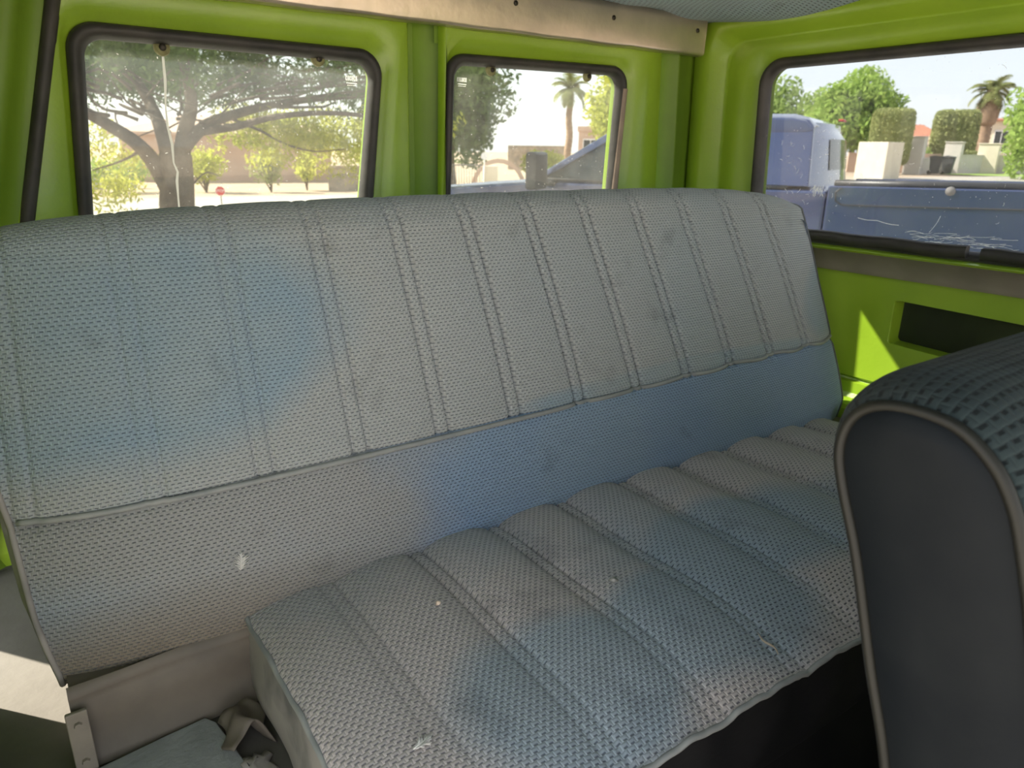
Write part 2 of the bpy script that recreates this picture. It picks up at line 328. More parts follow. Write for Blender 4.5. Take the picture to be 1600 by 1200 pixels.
mb.box((-0.3, YR + 0.06, -0.72), (1.70, YR + 0.075, -0.20))   # outer skin below the windows
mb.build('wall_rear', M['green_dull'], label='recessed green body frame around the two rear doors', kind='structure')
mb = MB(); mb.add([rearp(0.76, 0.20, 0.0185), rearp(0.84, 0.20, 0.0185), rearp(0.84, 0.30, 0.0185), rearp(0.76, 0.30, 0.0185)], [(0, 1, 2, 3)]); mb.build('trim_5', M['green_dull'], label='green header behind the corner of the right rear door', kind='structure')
# weatherstrip along the left door edge
mb = MB(); mb.tube([rearp(lerp(0.124, -0.132, t / 10), lerp(0.262, -0.69, t / 10), -0.002) for t in range(11)], 0.0105, 8)
mb.build('trim_1', M['rubber'], label='black rubber weatherstrip down the left edge of the rear door', kind='structure')

def window(name, W, place, gl, seal_w, lab, gd=0.018, rad=0.032):
    root = thing(name, place(sum(p[0] for p in W) / 4, min(p[1] for p in W), 0.02), lab, kind='structure')
    mb = MB()
    loft(mb, [(inset(W, -seal_w), rad + 0.012, 0.016), (inset(W, -seal_w), rad + 0.012, 0.004), (inset(W, -seal_w * 0.8), rad + 0.008, -0.004), (inset(W, -seal_w * 0.45), rad + 0.006, -0.005),
              (inset(W, -0.004), rad, 0.000), (inset(W, 0.001), rad - 0.002, 0.008), (inset(W, 0.001), rad - 0.002, 0.022)], place)
    mb.build('rubber_seal', M['rubber'], root)
    mb = MB(); out = fillet(inset(W, -0.004), rad); n = len(out)
    mb.add([place(a, b, gd) for a, b in out] + [place(a, b, gd + 0.004) for a, b in out],
           [tuple(range(n)), tuple(range(n, 2 * n))[::-1]] + [(i, (i + 1) % n, n + (i + 1) % n, n + i) for i in range(n)])
    mb.build('glass_pane', gl, root, smooth=False)
    return root
def screw_on(root, c, place, r=0.0085, washer=True):
    a, b = c; o = None
    if washer:
        mb = MB()
        for rr, d0, d1 in ((r * 1.25, 0.017, 0.011), (r * 0.95, 0.011, 0.008)):
            mb.add([place(a + rr * math.cos(t * PI / 10), b + rr * math.sin(t * PI / 10), d0) for t in range(20)] + [place(a + rr * 0.9 * math.cos(t * PI / 10), b + rr * 0.9 * math.sin(t * PI / 10), d1) for t in range(20)],
                   [tuple(range(20, 40))] + [(i, (i + 1) % 20, 20 + (i + 1) % 20, 20 + i) for i in range(20)])
        o = mb.build('washer', M['washer'], root)
    mb = MB(); rr = r * (0.55 if washer else 0.62); d = 0.008 if washer else 0
    prof = [(1.0, 0), (0.95, -0.0016), (0.7, -0.0026), (0.3, -0.003)]
    for i in range(len(prof) - 1):
        mb.add([place(a + rr * prof[i][0] * math.cos(t * PI / 8), b + rr * prof[i][0] * math.sin(t * PI / 8), d + prof[i][1]) for t in range(16)] +
               [place(a + rr * prof[i + 1][0] * math.cos(t * PI / 8), b + rr * prof[i + 1][0] * math.sin(t * PI / 8), d + prof[i + 1][1]) for t in range(16)],
               [(k, (k + 1) % 16, 16 + (k + 1) % 16, 16 + k) for k in range(16)])
    mb.add([place(a + rr * 0.3 * math.cos(t * PI / 8), b + rr * 0.3 * math.sin(t * PI / 8), d - 0.0012) for t in range(16)], [tuple(range(16))])
    mb.build('screw', M['screw'], o if o else root, weld=0.00005)

win1 = window('window_1', W1, rearp, M['glass1'], 0.022, 'dirty rear door window on the left, with a chalky drip down the glass')
win2 = window('window_2', W2, rearp, M['glass1'], 0.020, 'smaller dusty rear door window showing palm and blue pickup')
for c in ((0.252, 0.150), (0.515, 0.152)): screw_on(win1, c, rearp, 0.0105)
for c in ((0.893, 0.158), (1.160, 0.162)): screw_on(win2, c, rearp, 0.0095)
# chalky drip under the left screw
rnd = random.Random(3)
mb = MB(); pts = [(0.2525, 0.142), (0.251, 0.10), (0.2465, 0.06), (0.2455, 0.03), (0.249, 0.0), (0.2475, -0.03), (0.252, -0.045), (0.249, -0.06), (0.2475, -0.09), (0.246, -0.125), (0.2455, -0.150)]
L_ = []
for i, (a, b) in enumerate(pts):
    h = 0.0018 + 0.0005 * math.sin(i * 2.1); L_.append((rearp(a - h, b, 0.0172), rearp(a + h, b, 0.0172)))
mb.grid(lambda i, j: L_[i][j], len(L_), 2); mb.build('mineral_streak', M['streak'], win1, label='chalky white drip line')
def scribble(root, a0, b0, w_, place, nm='etched_mark'):
    """small white maker's stamp on the glass: one line of tiny letters over a line of small print"""
    mb = MB(); r = random.Random(int(a0 * 1000))
    def dash(p, q, t=0.0009):
        d = (Vector(q) - Vector(p)); nn = Vector((-d.y, d.x)).normalized() * t
        mb.add([place(*(Vector(x) + s_ * nn), 0.0172) for x, s_ in ((p, -1), (q, -1), (q, 1), (p, 1))], [(0, 1, 2, 3)])
    for k in range(6):
        x = a0 + k * w_ / 6
        dash((x, b0), (x + w_ * 0.02, b0 + 0.007)); dash((x + w_ * 0.02, b0 + 0.007), (x + w_ * 0.11, b0 + 0.006)); dash((x, b0), (x + w_ * 0.10, b0 + 0.0005))
        if k % 2: dash((x + 0.001, b0 + 0.0035), (x + w_ * 0.1, b0 + 0.003))
    dash((a0 + w_ * 0.02, b0 - 0.005), (a0 + w_ * 0.9, b0 - 0.0055), 0.0007)
    for k in range(5): dash((a0 + w_ * (0.1 + 0.16 * k), b0 - 0.009), (a0 + w_ * (0.2 + 0.16 * k), b0 - 0.009), 0.0006)
    return mb.build(nm, M['mark'], root, label='small white glass stamp')
scribble(win1, 0.568, 0.120, 0.024, rearp); scribble(win2, 0.812, 0.132, 0.024, rearp)

# tan strip inside the right jamb of window 2
mb = MB(); mb.grid(lambda i, j: rearp([1.257, 1.259, 1.268, 1.270][i] + lerp(0.002, -0.018, j), lerp(0.140, -0.165, j), [0.006, -0.007, -0.007, 0.004][i]), 4, 2)
mb.build('glazing_strip', M['rubber_tan'], win2, label='tan glazing strip on the right jamb')

# ---- right side wall
def Xw(z):
    return 1.556 + max(0, (0.2 - z)) * 0.02 if z > -0.20 else 1.566
def sidep(a, b, d): return (1.560 - 0.02 * max(-0.3, min(b, 0.35)) + d, a, b)
W3 = [(1.178, 0.190), (0.28, 0.188), (0.28, -0.186), (1.168, -0.184)]
mb = MB()
def q4(y0, zt, y1, zb): return [(y0, zt), (y1, zt), (y1, zb), (y0, zb)]
loft(mb, [(q4(1.392, 0.325, 0.10, -0.205), 0.001, 0.0), (q4(1.386, 0.315, 0.11, -0.205), [0.05, 0.02, 0.01, 0.001], -0.020), (q4(1.376, 0.305, 0.12, -0.205), [0.06, 0.03, 0.01, 0.001], -0.036),
          (q4(1.325, 0.278, 0.18, -0.204), [0.06, 0.03, 0.01, 0.001], -0.034), (q4(1.305, 0.262, 0.20, -0.203), [0.05, 0.03, 0.01, 0.001], 0.002), (q4(1.292, 0.256, 0.21, -0.203), [0.05, 0.03, 0.01, 0.001], 0.004),
          (q4(1.262, 0.244, 0.22, -0.202), [0.06, 0.03, 0.01, 0.001], -0.006), (q4(1.235, 0.225, 0.235, -0.201), [0.06, 0.03, 0.02, 0.002], 0.004), (q4(1.195, 0.206, 0.25, -0.200), [0.05, 0.04, 0.03, 0.003], 0.012),
          (inset(W3, -0.004), 0.045, 0.04)], sidep)
mb.build('wall_right', M['green'], label='lime green pressed frame around the side window', kind='structure'); mb = MB()
# lower wall with the dark cut-out
def lowp(a, b, d): return (1.625 + d, a, b)
CUT = [(0.812, -0.316), (0.36, -0.325), (0.36, -0.432), (0.812, -0.415)]
loft(mb, [(q4(1.40, -0.255, -1.0, -0.515), 0.001, 0.0), (inset(CUT, -0.001), 0.008, 0.0), (CUT, 0.008, 0.002), (CUT, 0.010, 0.045)], lowp)
mb.grid(lambda i, j: ([1.625, 1.632, 1.634, 1.632, 1.622, 1.622, 1.616, 1.572, 1.566, 1.566][i], [1.40, -1.0][j], [-0.515, -0.518, -0.522, -0.526, -0.529, -0.556, -0.566, -0.570, -0.580, -0.72][i]), 10, 2)
mb.grid(lambda i, j: ([1.566, 1.568, 1.582, 1.600, 1.612, 1.625][i], [1.40, -1.0][j], [-0.203, -0.214, -0.2165, -0.255, -0.262, -0.262][i]), 6, 2)
# pillar forward of the window and the skin outside
mb.box((1.545, -0.02, -0.20), (1.60, 0.10, 0.40)); mb.box((1.545, -1.0, -0.20), (1.60, -0.02, 0.02)); mb.box((1.545, -0.62, 0.24), (1.60, -0.02, 0.40)); mb.box((1.545, -0.66, -0.20), (1.60, -0.60, 0.40));
mb.box((1.68, -1.0, -1.15), (1.70, 1.43, -0.20))
mb.build('wall_right', M['green'], label='lime green lower side wall of the van with a dark cut-out', kind='structure', smooth=False)
mb = MB(); mb.box((1.671, 0.34, -0.44), (1.678, 0.82, -0.30)); mb.build('trim_2', M['hole'], label='dark backing behind the cut-out in the side wall', kind='structure')
mb = MB(); mb.grid(lambda i, j: ([1.566, 1.569, 1.596, 1.608][i], [1.385, -0.9][j], [-0.2100, -0.2085, -0.2570, -0.2660][i]), 4, 2)  # separate grey strip laid over the sloping green ledge
mb.build('trim_3', M['band'], label='grey band over the sill under the side window', kind='structure')
win3 = window('window_3', W3, sidep, M['glass3'], 0.022, 'scratched side window showing the blue pickup bed and walls beyond', gd=0.016, rad=0.045)
# lower seal of the side window: two loose black lengths with a gap
for y0, y1, nm in ((1.16, 0.655, 0), (0.628, 0.27, 1)):
    mb = MB(); mb.grid(lambda i, j: (1.5635 + [0.002, -0.013, -0.015, -0.010, 0.002][i] + 0.001 * math.sin(j), lerp(y0, y1, j / 12), -0.180 + [0.008, 0.006, -0.004, -0.017, -0.018][i] + 0.0012 * math.sin(j * 1.7)), 5, 13)
    mb.add([mb.v[k * 13] for k in range(5)] + [mb.v[k * 13 + 12] for k in range(5)], [(0, 1, 2, 3, 4), (5, 6, 7, 8, 9)])
    mb.build('loose_seal', M['rubber'], win3)
# scratches on the side glass
rnd = random.Random(11)
mb = MB()
def scr(p, q, bend=0.0, t=0.00045):
    P = [Vector(p).lerp(Vector(q), k / 6) for k in range(7)]; d = Vector(q) - Vector(p); nn = Vector((-d.y, d.x)).normalized()
    P = [x + nn * bend * math.sin(PI * k / 6) for k, x in enumerate(P)]
    mb.grid(lambda i, j: sidep(*(P[i] + nn * t * (1 if j else -1)), 0.0155), 7, 2)
for k in range(46):   # scuffed patch low in the glass
    y = rnd.uniform(0.62, 0.80); z = -0.168 + rnd.uniform(-0.008, 0.012); l = rnd.uniform(0.01, 0.05)
    scr((y, z), (y - l, z + rnd.uniform(-0.004, 0.006)), rnd.uniform(-0.003, 0.003), 0.0003)
scr((0.905, -0.138), (0.86, -0.140), 0.002, 0.0006); scr((0.86, -0.140), (0.81, -0.146), 0.002, 0.0006); scr((0.745, -0.155), (0.728, -0.12), 0.002, 0.0004)
for k in range(26):
    y = rnd.uniform(0.95, 1.13); z = rnd.uniform(-0.12, 0.02); a = rnd.uniform(0, PI); l = rnd.uniform(0.004, 0.014)
    scr((y, z), (y + l * math.cos(a), z + l * math.sin(a)), 0.001, 0.0004)
for k in range(22):
    y = rnd.uniform(0.45, 1.12); z = rnd.uniform(-0.16, 0.18); a = rnd.uniform(0, PI); l = rnd.uniform(0.003, 0.012)
    scr((y, z), (y + l * math.cos(a), z + l * math.sin(a)), 0.001, 0.0003)
for k in range(40):   # frayed mark beside the pickup cab
    y = 1.012 + rnd.uniform(-0.012, 0.012); z = -0.078 + rnd.uniform(-0.006, 0.006); a = rnd.uniform(-2.4, -0.7); l = rnd.uniform(0.006, 0.018)
    scr((y, z), (y + l * math.cos(a), z + l * math.sin(a)), 0.001, 0.0004)
mb.build('scratches', M['mark'], win3, label='fine white scratches', recalc=False)

# left rear side wall (door opening ahead of it), floor, ceiling
mb = MB()
for y0, y1, t0, t1 in ((1.42, 0.45, 0, 0.55), (1.05, 0.45, 0.55, 1.0)): mb.grid(lambda i, j: (lerp(-0.06, -0.17, lerp(t0, t1, j)), [y0, y1][i], lerp(0.33, -0.72, lerp(t0, t1, j))), 2, 2)  # lower rear part left open: a gap added to let sun onto the floor
mb.box((-0.22, 0.43, -1.15), (-0.172, 1.43, -0.72))
mb.box((-0.12, 0.43, 0.30), (-0.05, 1.43, 0.36))
mb.build('wall_left', M['green'], label='green side wall at the left, behind the side door opening, low rear gap added for sun', kind='structure')
mb = MB(); mb.grid(lambda i, j: (lerp(-0.2, 1.70, i / 20), [1.42, 1.0, 0.60, 0.39][j], -0.705), 21, 4)
mb.build('floor', M['floor'], label='dusty beige raised floor under the bench', kind='structure', smooth=False)
mb = MB(); mb.box((-0.2, -1.3, -0.97), (1.70, 0.39, -0.95)); mb.box((-0.2, 0.375, -0.95), (1.70, 0.39, -0.705)); mb.build('floor', M['vinyl_black'], label='dark rubber-covered footwell floor and step ahead of the bench', kind='structure', smooth=False)
mb = MB()
def ceilf(i, j):
    X = lerp(-0.12, 1.53, i / 60); Y = lerp(1.37, -0.58, j / 60); 
    z = 0.318 - 0.018 * math.sin(PI * min(1, max(0, (1.37 - Y) / 0.5))) * (0.6 + 0.4 * math.sin(X * 9)) - 0.012 * max(0, (abs(X - 0.7) / 0.83)) ** 3
    return (X, Y, z + 0.003 * math.sin(X * 31 + Y * 13))
mb.grid(ceilf, 61, 61, uvf=lambda i, j: (lerp(-0.12, 1.53, i / 60), lerp(1.37, -0.58, j / 60)))
mb.build('ceiling', M['fab_ceiling'], label='blue woven headliner sagging over the rear corner', kind='structure', recalc=False)
mb = MB(); mb.box((-0.20, -0.62, 0.335), (1.64, 1.43, 0.36)); mb.build('trim_4', M['green_dull'], label='outer roof skin above the headliner', kind='structure')  # roof stops short of the front to let sky light onto the bench

# bare metal strip over the rear doors
root = thing('metal_trim_plate', (0.8, 1.335, 0.225), 'scuffed bare metal plate screwed along the header above the rear doors', 'trim plate')
mb = MB(); pr = [(1.352, 0.2265), (1.334, 0.2275), (1.3305, 0.2295), (1.3290, 0.234), (1.3260, 0.300), (1.3262, 0.313), (1.330, 0.3135), (1.333, 0.235), (1.352, 0.2305)]
mb.grid(lambda i, j: (lerp(0.02, 1.499, i / 60), pr[j][0] + 0.0012 * math.sin(i * 0.33) * (0.3 + 0.02 * j), pr[j][1] + 0.0006 * math.sin(i * 0.9)), 61, len(pr), closev=True)
mb.add([(1.499, *p) for p in pr] + [(0.02, *p) for p in pr], [tuple(range(len(pr))), tuple(range(len(pr), 2 * len(pr)))])
mb.build('plate', M['alu'], root, weld=0.0001)
platep = lambda a, b, d: (a, 1.3268 + d, b)
for a, b in ((0.37, 0.281), (0.650, 0.282), (0.922, 0.282), (1.190, 0.282), (1.466, 0.281)): screw_on(root, (a, b), platep, 0.0085, washer=False)

# ================================================================== bench seat
def bz_top(X): return -0.073 - 0.012 * (X - 1.0) ** 2
def interp(z, tab):
    if z >= tab[0][0]: return tab[0][1]
    for (z0, x0), (z1, x1) in zip(tab, tab[1:]):
        if z >= z1: return lerp(x0, x1, (z0 - z) / (z0 - z1))
    return tab[-1][1]
XR = [(-0.06, 1.423), (-0.133, 1.436), (-0.27, 1.474), (-0.40, 1.523), (-0.55, 1.558), (-0.70, 1.562)]
XL = [(-0.06, -0.125), (-0.20, -0.080), (-0.40, -0.056), (-0.51, -0.052), (-0.60, -0.040), (-0.70, -0.035)]
RC = 0.062
def bx_edges(z, X=0.7):
    l = interp(z, XL); r = interp(z, XR); q = (z - (bz_top(0.7) - RC)) / RC
    if q > 0: p = RC * (1 - math.sqrt(max(0, 1 - min(q, 1) ** 2))); l += p * 0.35; r -= p
    return l, r
def front_y(z): return 0.932 + (z + 0.074) * 0.211
def pleat(X, z):
    """double-stitched channels fanning out towards the seam at z=-0.40; negative = sunk"""
    if z < -0.404 : return 0
    t = min(1, (-0.074 - z) / 0.326) if z < -0.074 else 0
    xt = (X + 0.02 * t) / (1 + 0.14 * t) ; d = 0; k0 = (xt - 0.4365) / 0.1145
    k = round(k0)
    if k < -4 or k > 7: return 0
    c = (k0 - k) * 0.1145; amp = 0.0072 * min(1, max(0.30, (xt + 0.15) / 0.75))
    for s_ in (-0.0095, 0.0095): d -= amp * 1.4 * math.exp(-((c - s_) / 0.0024) ** 2)
    d -= amp * 0.55 * math.exp(-(c / 0.028) ** 2)
    if z > -0.10: d *= max(0.25, 1 - (z + 0.10) * 28)
    return d
def pucker(X):
    return 0.0024 * math.sin(X * 46 + 1.2 * math.sin(X * 9)) * min(1, max(0, (X - 0.85) / 0.3))
def seam_z(X): return -0.403 + pucker(X) - 0.003 * math.sin(X * 4.2)
# cross-section: (kind, value); front line up, roll over the top, back line down
TH = 0.085; RT = 0.043
NP = 150
def prof(v, X):
    """v 0..1 -> (y,z, arc, normal)"""
    zt = bz_top(X); zb = -0.605; yb = front_y(zb); zs = zt - RT; ys = front_y(zs)
    l1 = math.hypot(zs - zb, ys - yb); l2 = PI * RT * 1.15; l3 = 0.45; tot = l1 + l2 + l3; s_ = v * tot
    if s_ < l1: t = s_ / l1; return lerp(yb, ys, t), lerp(zb, zs, t), s_, (-0.978, 0.206)
    if s_ < l1 + l2:
        a = (s_ - l1) / l2 * PI; return ys + TH / 2 * (1 - math.cos(a)), zs + RT * math.sin(a) + 0.01 * math.sin(a / 2) * 0, s_, (-math.cos(a), math.sin(a))
    t = (s_ - l1 - l2) / l3; return lerp(ys + TH, yb + TH, t), lerp(zs, zb, t), s_, (1, 0)
def back_surf(sx, v):
    """sx in 0..1 across"""
    y, z, arc, nn = prof(v, lerp(0, 1.45, sx)); l, r = bx_edges(z)
    tp = min(1, max(0, (y - front_y(z)) / TH)) ** 1.5; l += 0.035 * tp; r -= 0.075 * tp; X = lerp(l, r, sx)
    e = abs(2 * sx - 1); dep = 0.020 * (e ** 14) + 0.010 * e ** 4
    if nn == (1, 0): off = 0.02 * (1 - e ** 6)
    else: off = 0.010 * (1 - e ** 6) - dep + pleat(X, z)
    zz = z
    if nn[0] < -0.9:   # seam groove and soft bulges on the front
        off -= 0.005 * math.exp(-((z - seam_z(X)) / 0.006) ** 2)
        off += 0.006 * math.sin((z + 0.60) / 0.20 * PI) if z < -0.404 else 0.004 * math.sin(min(1, (z + 0.404) / 0.3) * PI)
        off += 0.0025 * math.sin(X * 7 + z * 11) 
        if z < -0.55: off -= (-(z + 0.55)) * 0.35
    return X, y + nn[0] * off, zz + nn[1] * off * 0.9, arc
def back_y(X, z):
    l, r = bx_edges(z); sx = (X - l) / (r - l); lo, hi = 0, 0.55
    for _ in range(30):
        m = (lo + hi) / 2
        if prof(m, X)[1] < z: lo = m
        else: hi = m
    p = back_surf(sx, lo); return p[1]
bench = thing('bench_seat', (0.75, 0.70, -0.705), 'long blue-grey woven rear bench seat with pleated backrest and dusty cushion', 'bench seat')
NX = 900
arcs = {}
mb = MB(); vcut = None
rows = [[back_surf(i / (NX - 1), j / (NP - 1)) for j in range(NP)] for i in range(NX)]
# split index between lower plain panel and pleated panel by arc
jc = min(range(NP // 2), key=lambda j: abs(rows[NX // 2][j][2] + 0.403))
mb.grid(lambda i, j: rows[i][j + jc][:3], NX, NP - jc, uvf=lambda i, j: (rows[i][j + jc][0], rows[i][j + jc][3]))
backrest = mb.build('backrest', M['fab_back'], bench, recalc=True)
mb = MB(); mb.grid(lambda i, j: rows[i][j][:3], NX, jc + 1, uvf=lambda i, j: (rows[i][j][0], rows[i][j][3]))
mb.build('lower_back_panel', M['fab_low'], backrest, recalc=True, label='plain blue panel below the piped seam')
# piping along the seam
mb = MB(); mb.tube([(X, back_y(X, seam_z(X)) - 0.0036, seam_z(X) - 0.001) for X in [lerp(-0.05, 1.518, i / 260) for i in range(261)]], 0.0040, 8)
mb.build('seam_piping', M['piping'], backrest)
for sx, nm in ((1, 'right'), (0, 'left')):
    i = NX - 1 if sx else 0; loop = [rows[i][j][:3] for j in range(NP)]
    mb = MB(); cen = (rows[i][0][0] , 0.93, -0.34)
    d = -0.006 if sx else -0.010
    mid = [(lerp(p[0] + d, p[0] + d, 0.5), lerp(p[1], 0.93, 0.25), lerp(p[2], -0.34, 0.12)) for p in loop]
    n = len(loop); mb.add(loop + mid, [(k, (k + 1) % n, n + (k + 1) % n, n + k) for k in range(n)])
    cpt = [(p[0], lerp(p[1], 0.93, 0.98), p[2]) for p in mid]; mb.add(mid + cpt, [(k, (k + 1) % n, n + (k + 1) % n, n + k) for k in range(n)])
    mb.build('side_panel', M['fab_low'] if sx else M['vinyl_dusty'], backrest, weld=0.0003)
    mb = MB(); mb.tube([(p[0] + d * 0.15, p[1], p[2]) for p in loop[::2]], 0.0036, 7); mb.build('edge_piping', M['piping_dark'] if sx else M['vinyl_dusty'], backrest)
# vinyl apron under the backrest
mb = MB()
apr = [(-0.595, 0.012), (-0.603, 0.0), (-0.608, 0.004), (-0.614, 0.0), (-0.65, 0.006), (-0.69, 0.002), (-0.704, -0.004)]
mb.grid(lambda i, j: (lerp(-0.038, 1.555, i / 120), front_y(-0.605) + 0.002 + apr[j][1] - 0.004 * math.sin(i * 0.4 + j) * 0.4, apr[j][0] + 0.003 * math.sin(i * 0.13)*(j<6)), 121, len(apr))
mb.build('back_apron', M['vinyl_brown'], bench, recalc=False)
mb = MB(); mb.box((-0.036, front_y(-0.605) + 0.02, -0.704), (1.553, 0.93, -0.60)); mb.build('back_base', M['vinyl_brown'], bench, smooth=False)
mb = MB(); mb.box((-0.044, 0.806, -0.704), (-0.022, 0.812, -0.612)); mb.box((-0.044, 0.780, -0.704), (-0.022, 0.812, -0.6995))
br = mb.build('mounting_bracket', M['steel'], bench, bevel=0.0015)
for z in (-0.628, -0.680):
    mb = MB(); mb.add([(-0.033 + 0.0045 * math.cos(t * PI / 3 + 0.3), 0.8062, z + 0.0045 * math.sin(t * PI / 3 + 0.3)) for t in range(6)] + [(-0.033 + 0.004 * math.cos(t * PI / 3 + 0.3), 0.802, z + 0.004 * math.sin(t * PI / 3 + 0.3)) for t in range(6)],
        [tuple(range(6, 12))] + [(k, (k + 1) % 6, 6 + (k + 1) % 6, 6 + k) for k in range(6)]); mb.build('bolt', M['steel'], br, smooth=False)

# ---- seat cushion
CXL, CXR, CYF, CYB = 0.165, 1.46, 0.366, 0.885
def cush_plan(a, b):
    """a,b in 0..1 -> X,Y with a rounded front-left corner"""
    yf = CYF + 0.014 * math.sin(a * 9) * 0.3
    X = lerp(CXL, CXR, a); Y = lerp(yf, CYB, b)
    r = 0.085; dx = CXL + r - X; dy = yf + r - Y
    # pull the corner in with a square-to-circle blend
    if dx > 0 and dy > 0:
        m = max(dx, dy); L2 = math.hypot(dx, dy)
        if L2 > 0: X = CXL + r - dx * m / L2; Y = yf + r - dy * m / L2
    return X, Y
def cush_edge(a, b):
    X, Y = cush_plan(a, b); return X, Y
def cush_z(X, Y):
    a = (X - CXL) / (CXR - CXL); b = (Y - CYF) / (CYB - CYF); a = min(1, max(0, a)); b = min(1, max(0, b))
    ex = 1 - abs(2 * a - 1) ** 7 * (1 if a < 0.5 else 0.85); ex = max(0, ex)
    eb = (1 - (1 - b) ** 5) * (1 - 0.35 * b ** 6)
    z = -0.577 + 0.034 * (ex ** 0.6) * eb
    # channels
    k0 = (X - 0.270) / 0.135; k = round(k0); c = (k0 - k) * 0.135; sc = 0.35 + 0.95 * max(0, min(1, (b - 0.15) / 0.5)); fade = min(1, max(0, (X - 0.22) / 0.1))
    if -1 < k < 9:
        z -= fade * sc * (0.0095 * math.exp(-(c / 0.028) ** 2) + 0.0045 * math.exp(-((c - 0.010) / 0.003) ** 2) + 0.0045 * math.exp(-((c + 0.010) / 0.003) ** 2))
    z += 0.0018 * math.sin(X * 17 + Y * 9) + 0.0022 * math.sin(Y * 23 - X * 6)
    z -= 0.012 * max(0, (X - 1.25) / 0.25) ** 2
    return z
NA, NB = 620, 170
def cs(i, j):
    a = i / (NA - 1); b = j / (NB - 1)
    X, Y = cush_plan(a, b); return (X, Y, cush_z(X, Y))
# z must follow the undeformed square so that the rounded corner still meets the edge height
def cs2(i, j):
    a = i / (NA - 1); b = j / (NB - 1); X, Y = cush_plan(a, b)
    z = cush_z(lerp(CXL, CXR, a), lerp(CYF, CYB, b)); return (X, Y, z)
mb = MB(); mb.grid(cs2, NA, NB, uvf=lambda i, j: (lerp(CXL, CXR, i / (NA - 1)), lerp(CYF, CYB, j / (NB - 1))))
cush = mb.build('seat_cushion', M['fab_seat'], bench, recalc=True)
edge = [cs2(0, j) for j in range(NB - 1, 0, -1)] + [cs2(i, 0) for i in range(0, NA)]
edge = [Vector(p) for p in edge]
wob = lambda k: 0.0016 * math.sin(k * 0.16) + 0.001 * math.sin(k * 0.37 + 1)
mb = MB(); pp = [(p.x, p.y, p.z + wob(k)) for k, p in enumerate(edge)]; mb.tube(pp[::3], 0.0036, 8); mb.build('piping', M['piping'], cush)
def cush_side(lo, hi, name, m, lab, wr):
    E_ = edge[lo:hi:2]; mb = MB(); prf = [(0.0, -0.001), (0.30, 0.004), (0.55, 0.0065), (0.8, 0.004), (1.0, -0.004)]
    rows_ = []
    for k, p in enumerate(E_):
        a = E_[max(0, k - 1)]; b = E_[min(len(E_) - 1, k + 1)]; d = (b - a); nn = Vector((d.y, -d.x, 0)).normalized() * -1
        if nn.dot(Vector((0.9, 0.65, 0)) - Vector((p.x, p.y, 0))) > 0: nn = -nn
        rows_.append([tuple(Vector((p.x, p.y, lerp(p.z, -0.702, t))) + nn * (o + wr * math.sin(k * 0.23 + t * 5) * math.sin(t * PI))) for t, o in prf + []])
    mb.grid(lambda i, j: rows_[i][j], len(rows_), len(prf)); return mb.build(name, m, cush, label=lab, recalc=False)
cush_side(0, NB + 6, 'end_boxing', M['vinyl_dusty'], 'dust-covered vinyl end panel', 0.004)
cush_side(NB + 4, NB + NA, 'front_boxing', M['vinyl_black'], 'black vinyl front panel', 0.002)
# torn vinyl flap curling out at the bottom left of the cushion
mb = MB()
def flapf(i, j):
    t = i / 16; s_ = j / 10; ang = -0.4 + t * 2.6; r = 0.028 + 0.006 * math.sin(s_ * 3)
    return (0.160 - 0.052 * t + 0.006 * math.sin(s_ * 7), lerp(0.80, 0.735, s_) + 0.010 * math.sin(t * 4) , -0.697 + 0.030 * math.sin(t * PI * 0.9) * (0.5 + 0.5 * s_) + 0.006 * math.sin(t * 9 + s_ * 5))
mb.grid(flapf, 17, 11); o = mb.build('torn_flap', M['vinyl_brown'], cush, recalc=False); sm = o.modifiers.new('s', 'SOLIDIFY'); sm.thickness = 0.0018
mb = MB(); mb.grid(lambda i, j: (0.150 - 0.030 * i / 8 + 0.004 * math.sin(j * 2.1) + 0.002 * math.sin(i * 3), lerp(0.725, 0.66, j / 8) + 0.004 * math.sin(i * 1.9), -0.701 + 0.012 * (i / 8) * (0.4 + 0.6 * math.sin(j * 0.8) ** 2)), 9, 9)
o = mb.build('torn_flap', M['vinyl_dusty'], cush, recalc=False); sm = o.modifiers.new('s', 'SOLIDIFY'); sm.thickness = 0.0018

# ---- near seat at the right edge
near = thing('van_seat', (0.80, 0.15, -0.95), 'dark vinyl-sided seat back with piped edge close by at the right', 'seat')
NXs = 0.45
def nprof(v):
    """closed-ish profile in YZ of the seat back: rear bottom -> up -> arch -> front down; v 0..1"""
    pts = NPTS; f = v * (len(pts) - 1); i = min(int(f), len(pts) - 2); return lerp(pts[i][0], pts[i + 1][0], f - i), lerp(pts[i][1], pts[i + 1][1], f - i)
raw = [(0.070, -0.95), (0.100, -0.75), (0.135, -0.58), (0.168, -0.425), (0.194, -0.345), (0.218, -0.268), (0.236, -0.222), (0.243, -0.196), (0.240, -0.175), (0.229, -0.161), (0.212, -0.1545), (0.190, -0.1535), (0.170, -0.1575), (0.150, -0.172), (0.137, -0.190), (0.1275, -0.212), (0.112, -0.260), (0.090, -0.34), (0.065, -0.44), (0.03, -0.60), (-0.01, -0.78), (-0.03, -0.95)]
NPTS = []
for i in range(len(raw) - 1):   # Catmull-Rom
    p0 = raw[max(i - 1, 0)]; p1 = raw[i]; p2 = raw[i + 1]; p3 = raw[min(i + 2, len(raw) - 1)]
    for k in range(6):
        t = k / 6; NPTS.append(tuple(0.5 * ((2 * p1[a]) + (-p0[a] + p2[a]) * t + (2 * p0[a] - 5 * p1[a] + 4 * p2[a] - p3[a]) * t * t + (-p0[a] + 3 * p1[a] - 3 * p2[a] + p3[a]) * t ** 3) for a in (0, 1)))
NPTS.append(raw[-1])
